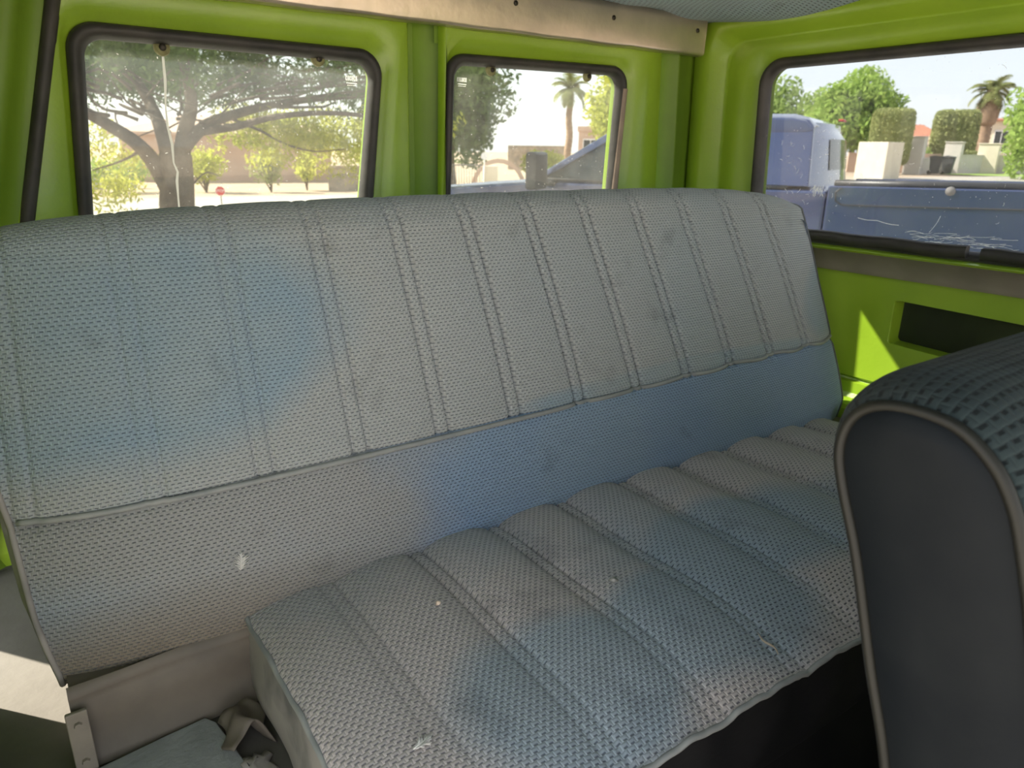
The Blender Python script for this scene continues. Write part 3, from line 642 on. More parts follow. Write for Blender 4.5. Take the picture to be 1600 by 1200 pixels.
# the upholstery swells out from the piping to a crown
ncy, ncz = 0.15, -0.30
def near_s(x, p):
    s_ = min(1, max(0, (x - NXs) / 0.055)); k = math.sqrt(max(0, 1 - (1 - s_) ** 2)) ; g = 0.019 * k
    i = NPTS.index(p); a = NPTS[max(i - 1, 0)]; b = NPTS[min(i + 1, len(NPTS) - 1)]; dy, dz = b[0] - a[0], b[1] - a[1]; L2 = math.hypot(dy, dz) or 1
    ny, nz = -dz / L2, dy / L2
    # outward is to the left of travel (rear side first going up -> outward is +Y)
    ny, nz = -ny, -nz
    if ny * (p[0] - ncy) + nz * (p[1] + 0.24) < 0 and p[1] > -0.24: ny, nz = -ny, -nz
    g2 = g * (1.0 if p[1] > -0.40 else max(0.3, 1 - (-0.40 - p[1]) * 4))
    return (x, p[0] + ny * g2, p[1] + nz * g2)
i0 = 0
arc = [0]
for a, b in zip(NPTS, NPTS[1:]): arc.append(arc[-1] + math.hypot(a[0] - b[0], a[1] - b[1]))
xs = [NXs + 0.0005 + 0.055 * (k / 16) ** 1.6 for k in range(17)] + [lerp(0.51, 1.30, k / 30) for k in range(1, 31)]
kb = next(i for i, p in enumerate(NPTS) if p[1] > -0.262)     # where woven cover starts on the rear face
mb = MB(); mb.grid(lambda i, j: near_s(xs[i], NPTS[j + kb]), len(xs), len(NPTS) - kb, uvf=lambda i, j: (xs[i], arc[j + kb]))
cov = mb.build('seat_cover', M['fab_near'], near, recalc=True)
mb = MB(); mb.grid(lambda i, j: near_s(xs[i], NPTS[j]), len(xs), kb + 1); mb.build('rear_panel', M['vinyl'], near, recalc=True, label='dark vinyl back of the seat')
mb = MB(); n = len(NPTS)
def sidef(i, j):
    p = NPTS[i]; q = NPTS[n - 1 - i]; t = j / 12; e = abs(2 * t - 1); f = i / (n // 2)
    return (NXs - 0.010 * (1 - e ** 3) * min(1, (1 - f) * 5), lerp(p[0], q[0], t), lerp(p[1], q[1], t))
mb.grid(sidef, n // 2 + 1, 13)
mb.build('side_panel', M['vinyl'], near, recalc=True, label='smooth dark blue-grey vinyl side')
mb = MB(); mb.tube([(NXs - 0.0012, p[0], p[1]) for p in NPTS], 0.0042, 10); mb.build('piping', M['piping_olive'], near)

# ---- small things
def small(name, mbx, m, lab, cat, **k): return mbx.build(name, m, label=lab, cat=cat, **k)
rnd = random.Random(5)
def feather(c, ax, nrm, L, W, name, lab):
    ax = Vector(ax).normalized(); nrm = Vector(nrm).normalized(); sd_ = ax.cross(nrm); mb = MB(); c = Vector(c)
    for k in range(44):
        t = k / 43; side = 1 if k % 2 else -1; p = c + ax * L * (t - 0.5); l = W * (0.35 + 0.9 * math.sin(PI * min(1, t * 1.1 + 0.05))) * rnd.uniform(0.6, 1.2)
        d = (sd_ * side + ax * rnd.uniform(0.5, 1.3) + nrm * rnd.uniform(0.0, 0.5)).normalized(); q = p + d * l; w2 = ax * L * 0.035
        mb.add([p - w2 + nrm * 0.0006, p + w2 + nrm * 0.0006, q + w2 * 0.3 + nrm * 0.001, q - w2 * 0.3 + nrm * 0.001, p - w2, p + w2, q + w2 * 0.3, q - w2 * 0.3], [(0, 1, 2, 3), (7, 6, 5, 4), (0, 4, 5, 1), (1, 5, 6, 2), (2, 6, 7, 3), (3, 7, 4, 0)])
    mb.tube([c - ax * L * 0.5 + nrm * 0.001, c + nrm * 0.0015, c + ax * L * 0.75 + nrm * 0.001], [0.0007, 0.0006, 0.0003], 5)
    return small(name, mb, M['feather'], lab, 'feather')
zf = -0.497; xf = 0.166
feather((xf, back_y(xf, zf) - 0.001, zf), (0.15, 0.2, 1), (0, -0.97, 0.2), 0.020, 0.010, 'feather', 'tiny white downy feather stuck to the lower backrest at the left')
xc, yc = 0.246, 0.500
feather((xc, yc, cush_z(xc, yc) + 0.002), (1, 0.25, 0), (0, 0, 1), 0.020, 0.008, 'feather', 'small white fluff feather on the cushion near its front left corner')
xc, yc = 0.581, 0.590
mb = MB(); mb.add([(xc - 0.004, yc + 0.006, cush_z(xc, yc) + 0.001), (xc + 0.006, yc - 0.004, cush_z(xc, yc) + 0.001), (xc + 0.004, yc + 0.003, cush_z(xc, yc) + 0.006), (xc, yc, cush_z(xc, yc) + 0.0)], [(0, 1, 2), (0, 2, 3), (1, 3, 2), (0, 3, 1)])
small('paper_fleck', mb, M['feather'], 'tiny white paper fleck in the middle of the cushion', 'litter')
xc, yc = 0.362, 0.675
mb = MB(); mb.ellip((xc, yc, cush_z(xc, yc) + 0.002), (0.0034, 0.0026, 0.0028), 8, 5, 0.25, rnd); small('crumb', mb, M['crumb'], 'tiny orange-tan crumb on the left part of the cushion', 'litter')
xc, yc = 0.668, 0.398
mb = MB(); P_ = [(xc + 0.0, yc - 0.004 + 0.034 * t, cush_z(xc, yc + 0.034 * t) + 0.0022 + 0.003 * math.sin(t * PI)) for t in [k / 8 for k in range(9)]]
P_ = [(x + 0.003 * math.sin(k), y, z) for k, (x, y, z) in enumerate(P_)]
mb.tube(P_, [0.0004, 0.0010, 0.0014, 0.0016, 0.0016, 0.0013, 0.0010, 0.0006, 0.0003], 6); small('straw', mb, M['straw'], 'thin dry straw bit lying near the front piping of the cushion', 'litter')
# tan scrap jammed at the right end between backrest, cushion and wall
root = thing('vinyl_scrap', (1.50, 0.80, -0.60), 'crumpled tan scrap wedged between the right end of the bench and the side wall', 'scrap')
mb = MB(); mb.grid(lambda i, j: (lerp(1.492, 1.562, i / 14), lerp(0.812, 0.70, j / 12), -0.566 + 0.018 * math.sin(i * 0.45 + 0.3) + 0.006 * math.sin(j * 1.1 + i * 0.6) - 0.004 * j * 0.3), 15, 13)
o = mb.build('upper_fold', M['tanwrap'], root, recalc=False); s_ = o.modifiers.new('s', 'SOLIDIFY'); s_.thickness = 0.003
mb = MB(); mb.grid(lambda i, j: (lerp(1.500, 1.562, i / 10), 0.70 + 0.012 * math.sin(j * 1.3 + i), lerp(-0.565, -0.63, j / 8) + 0.005 * math.sin(i * 0.8)), 11, 9)
o = mb.build('hanging_fold', M['tanwrap'], root, recalc=False); s_ = o.modifiers.new('s', 'SOLIDIFY'); s_.thickness = 0.003
# grey board on the floor at the bottom left
mb = MB(); pl = [(-0.06, 0.800), (0.0, 0.806), (0.05, 0.812), (0.098, 0.816), (0.108, 0.80), (0.118, 0.74), (0.130, 0.66), (0.135, 0.45), (-0.10, 0.45), (-0.10, 0.74)]
mb.prism(pl, lambda a, b: (a, b, -0.7045), lambda a, b: (a, b, -0.694)); mb.build('floor_board', M['carpet'], smooth=True, bevel=0.002, label='grey carpeted board lying on the floor at the bottom left', cat='board')

# ================================================================== outside the van
def gz(x, y):
    d = math.hypot(x, y); a = math.degrees(math.atan2(y, x)); k = min(1, max(0, (44 - a) / 10)) if a > -90 else 1
    t = min(1, max(0, (d - 14) / 34)); return -1.6 + 0.43 * k * t * t * (3 - 2 * t)
M['asphalt'] = mat('pale_sunlit_road', (0.42, 0.39, 0.34), (0.36, 0.33, 0.29), 0.8, 0.95, bs=0.3, bscale=30, bd=0.01)
M['soil'] = mat('sandy_ground', (0.46, 0.35, 0.25), (0.36, 0.28, 0.20), 0.6, 0.95, bs=0.4, bscale=14, bd=0.02)
M['drive'] = mat('concrete_drive', (0.58, 0.55, 0.50), (0.50, 0.47, 0.43), 1.2, 0.9, bs=0.2, bscale=40, bd=0.003)
M['lawn'] = mat('lawn_green', (0.22, 0.34, 0.07), (0.30, 0.38, 0.10), 3, 0.95)
M['bark'] = mat('grey_brown_bark', (0.20, 0.155, 0.125), (0.11, 0.085, 0.07), 6, 0.9, bs=0.9, bscale=22, bd=0.03)
M['palmbark'] = mat('palm_trunk_bark', (0.34, 0.23, 0.15), (0.24, 0.16, 0.11), 5, 0.9, bs=0.7, bscale=12, bd=0.03)
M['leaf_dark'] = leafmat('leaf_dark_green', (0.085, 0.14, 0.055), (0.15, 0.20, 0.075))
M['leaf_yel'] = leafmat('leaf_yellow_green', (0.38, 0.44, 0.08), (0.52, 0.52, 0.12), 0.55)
M['leaf_mid'] = leafmat('leaf_mid_green', (0.24, 0.34, 0.10), (0.34, 0.44, 0.14))
M['leaf_bright'] = leafmat('leaf_bright_green', (0.26, 0.40, 0.09), (0.40, 0.52, 0.14))
M['leaf_olive'] = leafmat('leaf_olive', (0.30, 0.34, 0.14), (0.42, 0.44, 0.20), 0.35)
M['frond'] = leafmat('palm_frond', (0.20, 0.24, 0.09), (0.30, 0.30, 0.13), 0.35)
M['cream'] = mat('cream_stucco', (0.78, 0.70, 0.55), (0.72, 0.64, 0.50), 2, 0.9)
M['pinkwall'] = mat('pinkish_stucco', (0.56, 0.40, 0.31), (0.50, 0.36, 0.28), 1, 0.9)
M['whitewall'] = mat('off_white_wall', (0.66, 0.62, 0.56), (0.60, 0.56, 0.51), 1, 0.9)
M['rooftile'] = mat('red_clay_tiles', (0.42, 0.17, 0.10), (0.34, 0.14, 0.09), 2, 0.85)
M['darkglass'] = mat('dark_building_glass', (0.03, 0.035, 0.04), (0.05, 0.05, 0.05), 2, 0.1)
M['stone'] = mat('brown_gate_stone', (0.40, 0.32, 0.24), (0.24, 0.20, 0.16), 3, 0.9)
M['iron'] = mat('grey_iron_rail', (0.20, 0.19, 0.18), (0.16, 0.15, 0.14), 3, 0.6)
M['signred'] = mat('sign_red', (0.55, 0.03, 0.03), (0.48, 0.03, 0.03), 3, 0.5)
M['signwhite'] = mat('sign_white', (0.8, 0.8, 0.8), (0.75, 0.75, 0.75), 3, 0.5)
M['bin'] = mat('dark_grey_bin_plastic', (0.06, 0.068, 0.075), (0.09, 0.095, 0.10), 3, 0.6)
m, n_, p_ = new_mat('blue_truck_paint'); p_.inputs['Base Color'].default_value = (0.042, 0.062, 0.145, 1); p_.inputs['Metallic'].default_value = 0.35; p_.inputs['Roughness'].default_value = 0.22; p_.inputs['Coat Weight'].default_value = 1.0; p_.inputs['Coat Roughness'].default_value = 0.04; M['truck'] = m
m, n_, p_ = new_mat('white_car_paint'); p_.inputs['Base Color'].default_value = (0.72, 0.73, 0.72, 1); p_.inputs['Roughness'].default_value = 0.25; p_.inputs['Coat Weight'].default_value = 0.6; M['carwhite'] = m
m, n_, p_ = new_mat('vehicle_glass'); p_.inputs['Base Color'].default_value = (0.05, 0.065, 0.07, 1); p_.inputs['Roughness'].default_value = 0.03; p_.inputs['Alpha'].default_value = 0.72; M['carglass'] = m
m, n_, p_ = new_mat('chrome'); p_.inputs['Base Color'].default_value = (0.8, 0.8, 0.8, 1); p_.inputs['Roughness'].default_value = 0.15; p_.inputs['Metallic'].default_value = 1; M['chrome'] = m
M['blacktrim'] = mat('black_plastic_trim', (0.03, 0.03, 0.033), (0.045, 0.045, 0.048), 5, 0.4)
M['tyre'] = mat('tyre_rubber', (0.025, 0.025, 0.025), (0.04, 0.04, 0.04), 5, 0.8)

# ground
def patch(name, pts, m, lab, dz, nseg=24):
    """flat ground patch over a quad, following the terrain"""
    mb = MB(); a, b, c, d = [Vector(p) for p in pts]
    def f(i, j):
        q = a.lerp(b, i / nseg).lerp(d.lerp(c, i / nseg), j / nseg); return (q.x, q.y, gz(q.x, q.y) + dz)
    mb.grid(f, nseg + 1, nseg + 1); return mb.build(name, m, label=lab, kind='structure', smooth=False)
mb = MB()
RR = [0.0, 2, 5, 9, 14, 18, 22, 27, 32, 38, 44, 50, 60, 80, 120, 200, 400]
mb.grid(lambda i, j: (RR[i] * math.cos(2 * PI * j / 120), RR[i] * math.sin(2 * PI * j / 120), gz(RR[i] * math.cos(2 * PI * j / 120), RR[i] * math.sin(2 * PI * j / 120))), len(RR), 120, closev=True)
mb.build('ground', M['soil'], label='sandy open ground outside the van', kind='structure', smooth=False)
patch('driveway', [(-9, -9), (4.5, -9), (4.5, 6.5), (-9, 6.5)], M['drive'], 'pale concrete driveway the van is parked on', 0.012, 8)
patch('street', [(-14, 21), (60, 10), (60, 17.5), (-14, 27.5)], M['asphalt'], 'pale sunlit street across the view', 0.015, 40)
patch('lawn_strip', [(47.5, 22.6), (53, 22.6), (60, 12), (48, 12)], M['lawn'], 'green lawn strip before the low wall', 0.03, 6)

# ---- leaves, trees
import numpy as np
def leaves(rng, cen, rad, n, size, mb, squash=1.0, shell=0.0, asp=0.45, droop=0.0):
    """leaf-shaped diamonds scattered in an ellipsoid"""
    d = rng.normal(size=(n, 3)); d /= np.linalg.norm(d, axis=1)[:, None]
    r = (shell + (1 - shell) * rng.random(n) ** 0.5)[:, None] if shell else (rng.random(n) ** 0.42)[:, None]
    c = np.array(cen) + d * r * np.array(rad)
    a = rng.normal(size=(n, 3)); a[:, 2] = a[:, 2] * squash - droop; a /= np.linalg.norm(a, axis=1)[:, None]
    b = np.cross(a, rng.normal(size=(n, 3))); b /= np.linalg.norm(b, axis=1)[:, None]
    s_ = (size * (0.6 + 0.8 * rng.random(n)))[:, None]
    P = np.stack([c - a * s_, c + b * s_ * asp, c + a * s_, c - b * s_ * asp], axis=1).reshape(-1, 3)
    b0 = len(mb.v); mb.v += list(map(tuple, P.tolist())); mb.uv += [(0, 0)] * (4 * n)
    mb.f += [[b0 + 4 * k, b0 + 4 * k + 1, b0 + 4 * k + 2, b0 + 4 * k + 3] for k in range(n)]; mb.mi += [mb.m] * n
def limb(mb, pts, r0, r1, n=8, sub=5):
    """smooth limb through control points"""
    P = [Vector(p) for p in pts]; Q = []
    for i in range(len(P) - 1):
        a = P[max(i - 1, 0)]; b = P[i]; c = P[i + 1]; d = P[min(i + 2, len(P) - 1)]
        for k in range(sub):
            t = k / sub; Q.append(0.5 * ((2 * b) + (c - a) * t + (2 * a - 5 * b + 4 * c - d) * t * t + (3 * b - a - 3 * c + d) * t ** 3))
    Q.append(P[-1]); m = len(Q); mb.tube(Q, [lerp(r0, r1, (k / (m - 1)) ** 0.8) for k in range(m)], n); return Q
def tree(name, label, x, y, h, crown, leafm, seed, nl, size, trunk_r=0.2, nclus=26, group=None, ctr_h=0.62, gap=0.0, cat='tree', lowfrac=0.0):
    """broad tree: trunk forks into limbs, each carrying leaf clusters; crown = (rx, ry, rz)"""
    rng = np.random.default_rng(seed); r = random.Random(seed); z0 = gz(x, y); root = thing(name, (x, y, z0), label, cat, group)
    mb = MB(); top = h * 0.35; limb(mb, [(x, y, z0 - 0.1), (x + r.uniform(-.1, .1), y, z0 + top * 0.5), (x + r.uniform(-.2, .2), y, z0 + top)], trunk_r, trunk_r * 0.75)
    fb = MB(); cz = z0 + h - crown[2]
    for k in range(nclus):
        th = r.uniform(0, 2 * PI); ph = math.acos(r.uniform(-0.8 - lowfrac, 1.0) if r.uniform(-0.8, 1) < 2 else 0) if True else 0
        rr = r.uniform(0.45, 0.86)
        c = (x + crown[0] * rr * math.sin(ph) * math.cos(th), y + crown[1] * rr * math.sin(ph) * math.sin(th), cz + crown[2] * rr * math.cos(ph))
        if k < 9: limb(mb, [(x, y, z0 + top * 0.9), (lerp(x, c[0], .5), lerp(y, c[1], .5), lerp(z0 + top, c[2], .6)), c], trunk_r * 0.5, 0.03, 6, 3)
        leaves(rng, c, tuple(q * r.uniform(0.30, 0.44) for q in crown), nl // nclus, size, fb)
    mb.build('trunk', M['bark'], root, recalc=False); fb.build('foliage', leafm, root, smooth=False, recalc=False); return root

# spreading mesquite-like tree seen through the left rear window
def AX(px_u, z, dd=0.0):   # u metres to the right of the trunk as seen from the van, dd metres deeper
    return (1.62 + px_u * 0.984 + dd * 0.18, 8.85 - px_u * 0.18 + dd * 0.984, z)
root = thing('shade_tree', (1.62, 8.85, -1.6), 'large spreading shade tree with forked grey-brown trunk outside the left rear window', 'tree')
mb = MB(); rnd = random.Random(8); tips = []
limb(mb, [AX(-0.10, -1.75), AX(-0.07, -1.2), AX(-0.06, -0.75), AX(-0.02, -0.40), AX(0.0, -0.10)], 0.215, 0.165, 14)
limb(mb, [AX(-0.08, -0.55), AX(-0.22, -0.20), AX(-0.38, 0.02), AX(-0.62, 0.20, -0.2), AX(-0.95, 0.42, -0.5), AX(-1.5, 0.85, -0.9)], 0.112, 0.036, 10); 
limb(mb, [AX(-0.05, -0.35), AX(-0.10, 0.10), AX(-0.20, 0.45, 0.3), AX(-0.45, 0.95, 0.5), AX(-0.9, 1.6, 0.9)], 0.099, 0.030, 10)
limb(mb, [AX(0.02, -0.30), AX(0.12, 0.12), AX(0.22, 0.42, -0.3), AX(0.20, 0.8, -0.6), AX(0.35, 1.5, -1.2)], 0.106, 0.030, 10)
limb(mb, [AX(0.08, -0.05), AX(0.34, 0.20), AX(0.75, 0.36, 0.3), AX(1.3, 0.50, 0.6), AX(2.1, 0.62, 0.9), AX(3.1, 0.75, 1.2)], 0.079, 0.024, 9)
limb(mb, [AX(0.28, 0.14), AX(0.62, 0.19, -0.2), AX(1.05, 0.30, -0.5), AX(1.6, 0.34, -0.8), AX(2.3, 0.28, -1.0)], 0.050, 0.018, 8)
limb(mb, [AX(0.60, 0.30, 0.2), AX(0.95, 0.17, 0.4), AX(1.25, 0.02, 0.5), AX(1.6, -0.06, 0.6), AX(2.0, -0.03, 0.7)], 0.021, 0.006, 7)
limb(mb, [AX(-0.30, -0.05), AX(-0.55, -0.18, 0.2), AX(-0.85, -0.28, 0.3)], 0.020, 0.006, 6)
limb(mb, [AX(0.14, -0.42), AX(0.28, -0.30), AX(0.42, -0.33)], 0.013, 0.005, 6)
for k in range(46):
    u0 = rnd.uniform(-1.3, 2.6); z0 = 0.25 + abs(u0) * 0.15 + rnd.uniform(-.1, .4); d0 = rnd.uniform(-1.2, 1.2); u1 = u0 + rnd.uniform(-.8, .8)
    limb(mb, [AX(u0 * 0.6, z0 * 0.8, d0 * 0.5), AX(u0, z0, d0), AX(u1, z0 + rnd.uniform(-.25, .6), d0 + rnd.uniform(-.4, .4))], 0.022, 0.005, 5, 3)
mb.build('trunk', M['bark'], root, recalc=False)
rng = np.random.default_rng(4); fd = MB(); fy = MB()
for k in range(290):      # dense canopy, its shade put into a darker leaf colour
    u = rnd.uniform(-2.6, 3.1); d = rnd.uniform(-2.6, 2.6); z = rnd.uniform(0.50, 2.0) + 0.10 * abs(d)
    if u < -0.3: z -= 0.35 * rnd.random()
    if u > 1.2: z -= 0.12
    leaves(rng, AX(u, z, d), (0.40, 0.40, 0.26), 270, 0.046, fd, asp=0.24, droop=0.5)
for k in range(70):       # thinner hanging sprays, backlight painted in as a yellower leaf colour
    u = rnd.choice([rnd.uniform(-1.9, -0.35), rnd.uniform(0.5, 3.4), rnd.uniform(0.9, 2.8)]); d = rnd.uniform(0.2, 3.0)
    z = rnd.uniform(-0.25, 0.40) if u > 0.5 else rnd.uniform(-0.75, 0.25)
    if 0.4 < u < 1.0: z = max(z, 0.12)
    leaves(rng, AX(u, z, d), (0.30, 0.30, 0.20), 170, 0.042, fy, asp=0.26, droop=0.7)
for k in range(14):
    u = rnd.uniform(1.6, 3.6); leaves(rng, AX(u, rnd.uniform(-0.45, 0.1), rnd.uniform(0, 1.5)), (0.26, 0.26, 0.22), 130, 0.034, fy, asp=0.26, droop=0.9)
fd.build('foliage', M['leaf_dark'], root, smooth=False, recalc=False); fy.build('hanging_foliage', M['leaf_yel'], root, smooth=False, recalc=False, label='thin sprays with sunlight painted in as yellow-green')

# white car beyond the shade tree, mostly left of the window
def vehicle_wheel(mbt, mbr, c, ax, r, w_):
    c = Vector(c); ax = Vector(ax); u_ = Vector((0, 0, 1)); v_ = ax.cross(u_).normalized(); pr = [(0.62, -0.5), (0.93, -0.5), (1.0, -0.32), (1.0, 0.32), (0.93, 0.5), (0.62, 0.5)]
    mbt.grid(lambda i, j: tuple(c + (u_ * math.cos(2 * PI * i / 32) + v_ * math.sin(2 * PI * i / 32)) * r * pr[j][0] + ax * w_ * pr[j][1]), 32, 6, closeu=True)
    pr2 = [(0.64, -0.42), (0.58, -0.46), (0.50, -0.36), (0.2, -0.38), (0.14, -0.44), (0.0, -0.44)]
    mbr.grid(lambda i, j: tuple(c + (u_ * math.cos(2 * PI * i / 30) + v_ * math.sin(2 * PI * i / 30)) * r * pr2[j][0] * (1 if j != 3 else (1 + 0.6 * (i % 6 < 2))) + ax * w_ * pr2[j][1]), 30, 6, closeu=True)
def sedan(root, org, heading, paint):
    """simple complete saloon: body profile lofted across the width"""
    f = Vector((math.cos(heading), math.sin(heading), 0)); s_ = Vector((-f.y, f.x, 0)); o = Vector(org)
    P = lambda a, b, c: tuple(o + f * a + s_ * b + Vector((0, 0, c)))
    body = [(-2.2, 0.35), (-2.25, 0.62), (-2.1, 0.88), (-1.3, 0.94), (0.9, 0.92), (1.7, 0.82), (2.1, 0.66), (2.2, 0.42), (2.1, 0.28), (-2.1, 0.26)]
    mb = MB(); W_ = [-0.86, -0.90, -0.80, 0.80, 0.90, 0.86]; K = [0.97, 1.0, 1.02, 1.02, 1.0, 0.97]
    def pt(i, j):
        a, c = body[j]; k = K[i]; return P(a * (1 if 0 < i < 5 else 0.97), W_[i] * (0.82 if c < 0.3 and i in (0, 5) else 1), c * (1 if i in (2, 3) else (0.92 if c > 0.7 else 1)))
    mb.grid(pt, 6, len(body), closev=True); mb.add([pt(0, j) for j in range(len(body))] + [pt(5, j) for j in range(len(body))], [tuple(range(10)), tuple(range(10, 20))])
    b = mb.build('body', paint, root, bevel=0.03)
    mb = MB(); gh = [(-1.5, 0.88), (-0.85, 1.36), (0.25, 1.38), (1.0, 0.88)]
    mb.prism(gh, lambda a, c: P(a, -0.74 + 0.14 * (c > 1), c), lambda a, c: P(a, 0.74 - 0.14 * (c > 1), c)); mb.build('cabin_glass', M['carglass'], root, bevel=0.02)
    mb = MB(); mb.prism([(-0.88, 1.37), (0.28, 1.39), (0.22, 1.43), (-0.82, 1.42)], lambda a, c: P(a, -0.60, c), lambda a, c: P(a, 0.60, c)); mb.build('roof', paint, root, bevel=0.02)
    for a in (-1.35, 1.35):
        for b_ in (-0.84, 0.84):
            t, r_ = MB(), MB(); vehicle_wheel(t, r_, P(a, b_, 0.31), (s_ if b_ < 0 else -s_), 0.31, 0.2); wo_ = t.build('wheel', M['tyre'], root); r_.build('rim', M['chrome'], wo_)
cr = thing('parked_car', (-1.05, 7.5, -1.6), 'pale parked car beyond the shade tree at the foot of the left window', 'car')
sedan(cr, (-1.02, 7.55, -1.6 + 0.02), 0.0, M['carwhite'])

# ---- blue pickup beside the van
TN = Vector((0.906, 0.423, 0)); TU = Vector((-0.423, 0.906, 0)); TD = 5.8
def TP(u, dpt, z): return tuple(TN * (TD + dpt) + TU * u + Vector((0, 0, z)))
trk = thing('pickup_truck', TP(1.2, 1.0, -1.6), 'blue pickup truck parked beside the van, seen through the right-hand windows', 'truck')
Wd = 1.95
def shell(mb, polyfn, ds):
    """loft of outline polygons across the width: polyfn(depth) -> [(u,z)]"""
    R_ = [[TP(u, d, z) for u, z in polyfn(d)] for d in ds]; n = len(R_[0]); vs = [v for r in R_ for v in r]; fs = []
    for i in range(len(R_) - 1):
        for t in range(n): fs.append((i * n + t, i * n + (t + 1) % n, (i + 1) * n + (t + 1) % n, (i + 1) * n + t))
    fs += [tuple(range(n))[::-1], tuple((len(R_) - 1) * n + t for t in range(n))]; mb.add(vs, fs)
def bul(d, a=0.05):  # side bulge of the lower body
    return a
# lower body: hood + door zone (one piece), side slightly barrelled
def arch(cu, r, zlow, n=10, rev=False):
    P = [(cu + r * math.cos(PI * k / n), zlow + 0.0 + r * math.sin(PI * k / n)) for k in range(n + 1)]
    return P if not rev else P[::-1]
WZ = -1.6 + 0.40
def bodypoly(d):
    e = 0.0 if 0.06 < d < Wd - 0.06 else 0.03
    top = [(0.72, -0.235 - e), (1.6, -0.235 - e), (2.9, -0.245 - e), (3.15, -0.25 - e), (3.6, -0.285 - e), (4.2, -0.345 - e), (4.75, -0.43 - e), (5.02, -0.52 - e), (5.08, -0.70), (5.10, -1.10), (4.95, -1.22)]
    bot = [(4.62, -1.22)] + [(p[0], p[1]) for p in arch(4.17, 0.45, -1.20)][1:-1] + [(3.72, -1.22), (0.72, -1.20)]
    return top + bot
mb = MB(); shell(mb, bodypoly, [-0.02, 0.0, 0.07, Wd - 0.07, Wd, Wd + 0.02]); mb.build('body', M['truck'], trk, bevel=0.02)
# cab greenhouse: pillars and roof as a shell with window openings on the near and far side
GH = [(0.72, -0.235), (0.82, 0.19), (0.90, 0.255), (1.05, 0.275), (1.9, 0.285), (2.25, 0.25), (2.42, 0.19), (3.16, -0.245)]
def gin(z): return 0.16 * min(1, max(0, (z + 0.235) / 0.5))
mb = MB()
# roof
ro = [(0.88, 0.19), (0.95, 0.255), (1.05, 0.278), (1.9, 0.288), (2.22, 0.255), (2.42, 0.19), (2.28, 0.17), (0.95, 0.17)]
shell(mb, lambda d: [(u, z - (0.035 if d in (0.12, Wd - 0.12) else 0)) for u, z in ro], [0.12, 0.22, Wd - 0.22, Wd - 0.12]); mb.build('roof', M['truck'], trk, bevel=0.015)
for sgn, nmx in ((0, 'near'), (1, 'far')):
    dd = (lambda z: gin(z)) if sgn == 0 else (lambda z: Wd - gin(z))
    th = 0.05 if sgn == 0 else -0.05
    mb = MB()
    def pan(poly): mb.prism(poly, lambda u, z: TP(u, dd(z), z), lambda u, z: TP(u, dd(z) + th, z))
    pan([(0.85, -0.24), (1.30, -0.24), (1.24, 0.20), (1.02, 0.25), (0.93, 0.235), (0.89, 0.19)])    # broad sail panel behind the rear door
    pan([(2.02, -0.24), (2.12, -0.24), (2.10, 0.20), (2.00, 0.20)]) if sgn == 9 else None
    pan([(1.24, 0.20), (1.245, 0.165), (2.28, 0.155), (2.40, 0.17), (2.30, 0.225)])
    pan([(2.28, 0.17), (2.36, 0.155), (3.06, -0.24), (3.17, -0.24), (2.42, 0.20), (2.34, 0.215)])   # windscreen pillar
    pan([(2.30, 0.14), (2.36, 0.14), (2.42, -0.24), (2.34, -0.24)])
    pl = mb.build('cab_pillars', M['truck'], trk, bevel=0.012)
    mb = MB(); mb.prism([(1.27, -0.24), (2.34, -0.24), (2.31, 0.17), (1.25, 0.17)], lambda u, z: TP(u, dd(z) + th * 0.5, z), lambda u, z: TP(u, dd(z) + th * 0.6, z)); mb.build('side_window', M['carglass'], trk, smooth=False)
    mb = MB(); mb.prism([(2.39, -0.24), (3.08, -0.24), (2.36, 0.15)], lambda u, z: TP(u, dd(z) + th * 0.5, z), lambda u, z: TP(u, dd(z) + th * 0.6, z)); mb.build('side_window', M['carglass'], trk, smooth=False)
mb = MB(); mb.prism([(2.42, 0.19), (3.16, -0.245), (3.145, -0.25), (2.40, 0.18)], lambda u, z: TP(u, gin(z) + 0.03, z), lambda u, z: TP(u, Wd - gin(z) - 0.03, z)); mb.build('windscreen', M['carglass'], trk, smooth=False)
# rounded back of the cab with its window
mb = MB()
def backf(i, j):
    d = lerp(0, 1, i / 24); z = lerp(-0.24, 0.22, j / 8); e = abs(2 * d - 1); bow = 0.10 * (1 - e ** 2.2); a = gin(z)
    return TP(0.86 + 0.06 * (j / 8) - bow * 1.3 + (0.0 if j < 7 else 0.04), lerp(a + 0.01, Wd - a - 0.01, d), z)
mb.grid(backf, 25, 9); mb.build('cab_back', M['truck'], trk, recalc=False)
mb = MB(); mb.grid(lambda i, j: (lambda p: p)(tuple(Vector(backf(5 + i, 2 + j)) - TU * 0.006)), 15, 5); mb.build('rear_window', M['darkglass'], trk, recalc=False)
mb = MB(); mb.box((-0.09, -0.02, 0), (0.09, 0.02, 0.018), Matrix.Translation(Vector(TP(0.80, 0.97, 0.245))) @ Matrix.Rotation(math.atan2(TN.y, TN.x), 4, 'Z')); mb.build('brake_light', M['signred'], trk, bevel=0.006)
